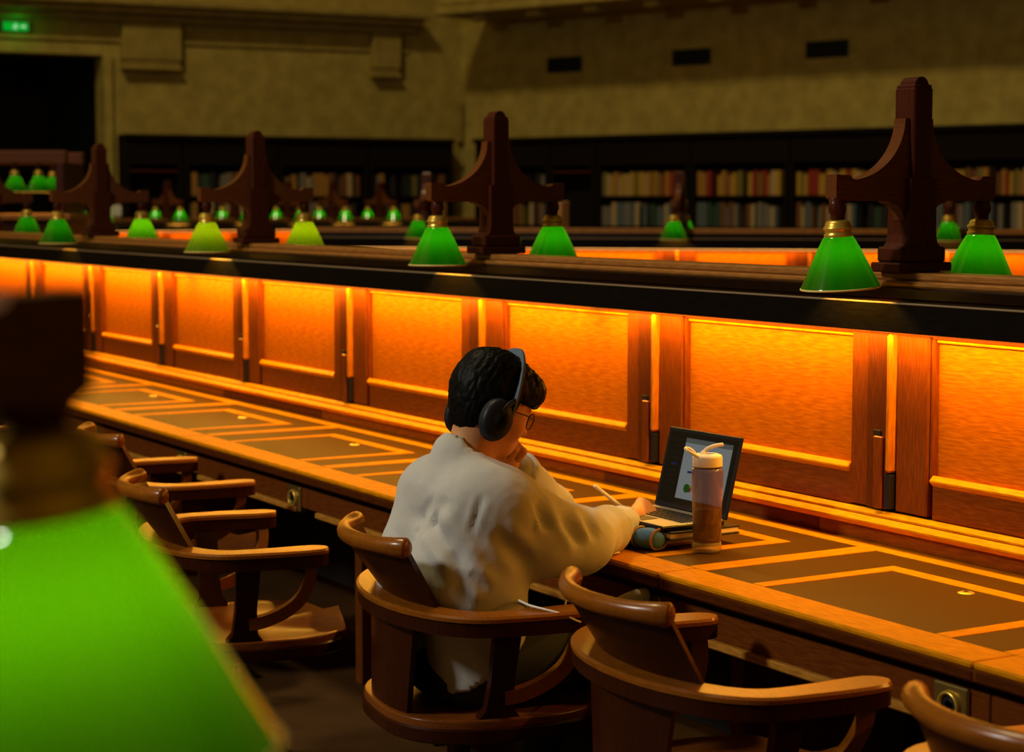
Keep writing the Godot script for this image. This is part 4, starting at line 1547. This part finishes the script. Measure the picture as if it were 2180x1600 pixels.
# ------------------------------------------------------------------ all together
func _ready() -> void:
	# camera, sky, exposure
	var cam := Camera3D.new()
	cam.name = "camera"
	add_child(cam)
	cam.position = CAM
	cam.rotation_degrees = Vector3(-PITCH, YAW, 0)
	var att := CameraAttributesPhysical.new()
	att.frustum_focal_length = 24.0 * FOCAL_PX / 1600.0
	att.frustum_focus_distance = 4.75
	att.exposure_aperture = 3.6
	att.frustum_near = 0.05
	att.frustum_far = 200.0
	cam.attributes = att
	cam.fov = rad_to_deg(2.0 * atan(800.0 / FOCAL_PX))
	cam.near = 0.05
	cam.far = 200.0
	cam.current = true
	var we := WorldEnvironment.new()
	we.name = "environment"
	var env := Environment.new()
	env.background_mode = Environment.BG_COLOR
	env.background_color = Color(0.0, 0.0, 0.0)
	env.tonemap_mode = Environment.TONE_MAPPER_LINEAR
	env.tonemap_exposure = 1.0
	env.sdfgi_enabled = true
	env.ssao_enabled = true
	env.ssil_enabled = true
	we.environment = env
	add_child(we)
	materials()
	room()
	# desks
	var xs := []
	for i in range(8, -3, -1):
		xs.append(X0 - BAY * i)
	desk("reading_desk", "long reading desk with a lit panelled partition where the reader in grey sits", Vector3.ZERO, 0.0, xs, true)
	var xs2 := []
	for i in 9:
		xs2.append(-2.24 + 0.94 * i)
	var d2 := Vector3(-11.75, 0, -4.25)
	desk("reading_desk", "second reading desk with its glowing partition just beyond the nearest one", d2, PI / 4, xs2, false, 0.5)
	var d3 := Vector3(-21.9, 0, -5.6)
	var xs3 := [-2.0, -0.93, 0.14, 1.2, 2.27, 3.34]
	desk("reading_desk", "farthest reading desk, a short glowing orange strip before the bookcases", d3, PI / 2, xs3, false, 0.3)
	# lamp stands and lamps of the nearest desk
	stand0 = make_stand()
	lamp0 = make_lamp()
	var where := ["standing nearest on the right of the picture", "behind the head of the reader", "third along the nearest desk", "fourth along the nearest desk beside the doorway", "fifth along the nearest desk at the left edge"]
	var reader_side := ["bright green glass lamp hanging before the nearest tall stand", "green glass lamp left of the stand behind the reader", "yellow-green glowing lamp left of the second farthest stand", "deep green lamp left of the stand by the doorway", "green lamp on the reader side beyond the left edge"]
	var far_side := ["bright green glass lamp behind the nearest tall stand at the right edge", "green glass lamp right of the stand behind the reader", "yellow-green glowing lamp right of the second farthest stand", "dull yellow-green lamp right of the stand by the doorway", "green lamp at the left edge of the picture above the desk"]
	for k in 5:
		var x := X0 - 2 * BAY * k
		put_stand(Vector3(x, 1.475, 0), 0.0, "dark two-armed lamp stand, " + where[k])
		var pw: float = [0.09, 0.10, 0.13, 0.08, 0.07][k]
		var tone: String = ["shade", "shade", "shade_lime", "shade", "shade"][k]
		put_lamp(Vector3(x, 1.439, 0.235), reader_side[k], pw * [1.0, 1.0, 1.0, 0.7, 1.0][k], Vector3(4, 0, 0) if k == 0 else Vector3.ZERO, tone)
		put_lamp(Vector3(x, 1.439, -0.235), far_side[k], pw * [1.15, 1.0, 1.1, 1.6, 0.8][k], Vector3(-3, 0, 0) if k == 0 else Vector3.ZERO, "shade_mid" if k == 3 else tone)
	# second desk
	var n2 := Vector3(0.7071, 0, 0.7071)
	var u2 := Vector3(0.7071, 0, -0.7071)
	var l2 := ["left of the stand behind the reader", "between the two nearest big stands", "beyond the tallest stand at the right"]
	for k in 3:
		var p: Vector3 = d2 + u2 * [-1.30, 0.58, 2.46][k]
		put_stand(p + Vector3(0, 1.475, 0), PI / 4, "small dark stand on the second desk, " + l2[k], 0.82)
		put_lamp(p + n2 * 0.235 + Vector3(0, 1.40, 0), "small green lamp, reader side of second desk, " + l2[k], 0.07)
		put_lamp(p - n2 * 0.235 + Vector3(0, 1.40, 0), "small green lamp, far side of second desk, " + l2[k], 0.07)
	# farthest desk
	var far_words := ["by the doorway", "under the empty bookcase", "just behind the third big stand", "right of the third big stand", "under the middle of the left shelves", "under the right end of the left shelves"]
	for k in 6:
		var z: float = [-3.87, -4.78, -5.63, -6.34, -6.93, -7.6][k]
		var p := Vector3(-21.9, 1.475, z)
		put_stand(p, PI / 2 + 0.3, "tiny dark lamp stand on the farthest desk, " + far_words[k], 0.9)
		for s in [1.0, -1.0]:
			put_lamp(p + Vector3(cos(0.3) * 0.235 * s, -0.036, -sin(0.3) * 0.235 * s), "tiny green lamp, %s side of farthest desk, %s" % [("near" if s > 0 else "far"), far_words[k]], 0.12)
	# raised desk at the left
	var rd := thing("counter", "high dark wooden counter with red-brown lamp beams before the doorway", "counter", Vector3(-15.365, 0, -1.02), deg_to_rad(YAW))
	box("front_panel", Vector3(-0.1, 0.76, 0), Vector3(1.1, 1.52, 0.08), mat.stand, rd, 0.006)
	box("counter_top", Vector3(-0.1, 1.545, -0.3), Vector3(1.2, 0.05, 0.9), mat.ridge, rd, 0.008)
	for s in [-1.0, 1.0]:
		box("side_panel", Vector3(-0.1 + 0.52 * s, 0.76, -0.35), Vector3(0.06, 1.52, 0.62), mat.stand, rd, 0.006)
		box("beam_post", Vector3(-0.1 + 0.50 * s, 1.77, -0.3), Vector3(0.07, 0.42, 0.72), mat.stand, rd, 0.006)
	for z in [0.0, -0.6]:
		box("lamp_beam", Vector3(-0.1, 2.02, z), Vector3(1.1, 0.10, 0.09), mat.stand_arm, rd, 0.008)
	var wc := ["leftmost under the beams of the high counter", "in front under the beams of the high counter", "right and behind under the beams of the high counter"]
	for k in 3:
		put_lamp(rd.transform * Vector3([0.03, 0.22, 0.19][k], 1.744, [0.0, 0.0, -0.6][k]), "small green lamp hanging " + wc[k], 0.06)
	# near stand at the left edge
	var fg := Vector3(-1.094, 1.312, 3.078)
	var dn := thing("partition_end", "end of a dark desk partition close to the camera at the left", "partition", Vector3(-1.9, 0, 3.350))
	box("partition_core", Vector3(0, 0.64, 0), Vector3(1.7, 1.28, 0.05), mat.stile, dn)
	box("cap", Vector3(0, 1.318, 0), Vector3(1.76, 0.07, 0.336), mat.cap, dn, 0.004)
	
	put_stand(Vector3(-1.105, 1.353, 3.350), 0.0, "dark blurred lamp stand arm close to the camera at the left edge")
	var big := put_lamp(fg, "huge blurred green glass lamp close to the camera at the left edge", 0.125, Vector3(8, 0, 4), "shade_mid")
	big.scale = Vector3(1.1, 1.22, 1.1)
	var can: Node3D = big.get_node("canopy")
	can.scale.y = 0.35
	can.position.y = 0.1105
	light_all()
	# chairs
	var ch := make_chair()
	ch.position = Vector3(-3.20, 0, 1.088)
	ch.rotation.y = -0.10
	ch.scale = Vector3(0.965, 1.057, 0.965)
	ch.set_meta("label", "empty wooden captain's chair nearest on the right, its back cut by the frame bottom")
	ch.set_meta("group", "wooden captain's chairs along the nearest desk")
	dup(ch, Vector3(-4.085, 0, 1.175), -0.18, "wooden captain's chair in which the reader in grey sits")
	dup(ch, Vector3(-5.117, 0, 1.372), -0.2, "empty captain's chair left of the reader, its shaped seat showing")
	dup(ch, Vector3(-6.387, 0, 1.08), -0.08, "empty captain's chair second to the left of the reader")
	dup(ch, Vector3(-8.40, 0, 1.20), 0.1, "empty captain's chair at the left edge behind the blurred lamp")
	dup(ch, Vector3(-9.35, 0, 1.18), -0.05, "farthest empty captain's chair at the left edge")
	dup(ch, Vector3(-2.10, 0, 1.12), 0.0, "captain's chair in the bottom right corner with only its rails showing")
	person()
	desk_things()
	# odds and ends on the far desks
	var o := box("archive_box", Vector3(-21.9, 1.565, -4.02), Vector3(0.10, 0.13, 0.36), mat.white, self, 0.01)
	tag(o, "pale blurred box lying on the farthest desk near the doorway", "box")
	o = box("pamphlet_box", d2 + u2 * -0.28 + Vector3(0, 1.572, 0.0), Vector3(0.09, 0.195, 0.07), mat.tan, self, 0.006)
	tag(o, "tan upright box standing on the second desk behind the stand of the reader", "box")
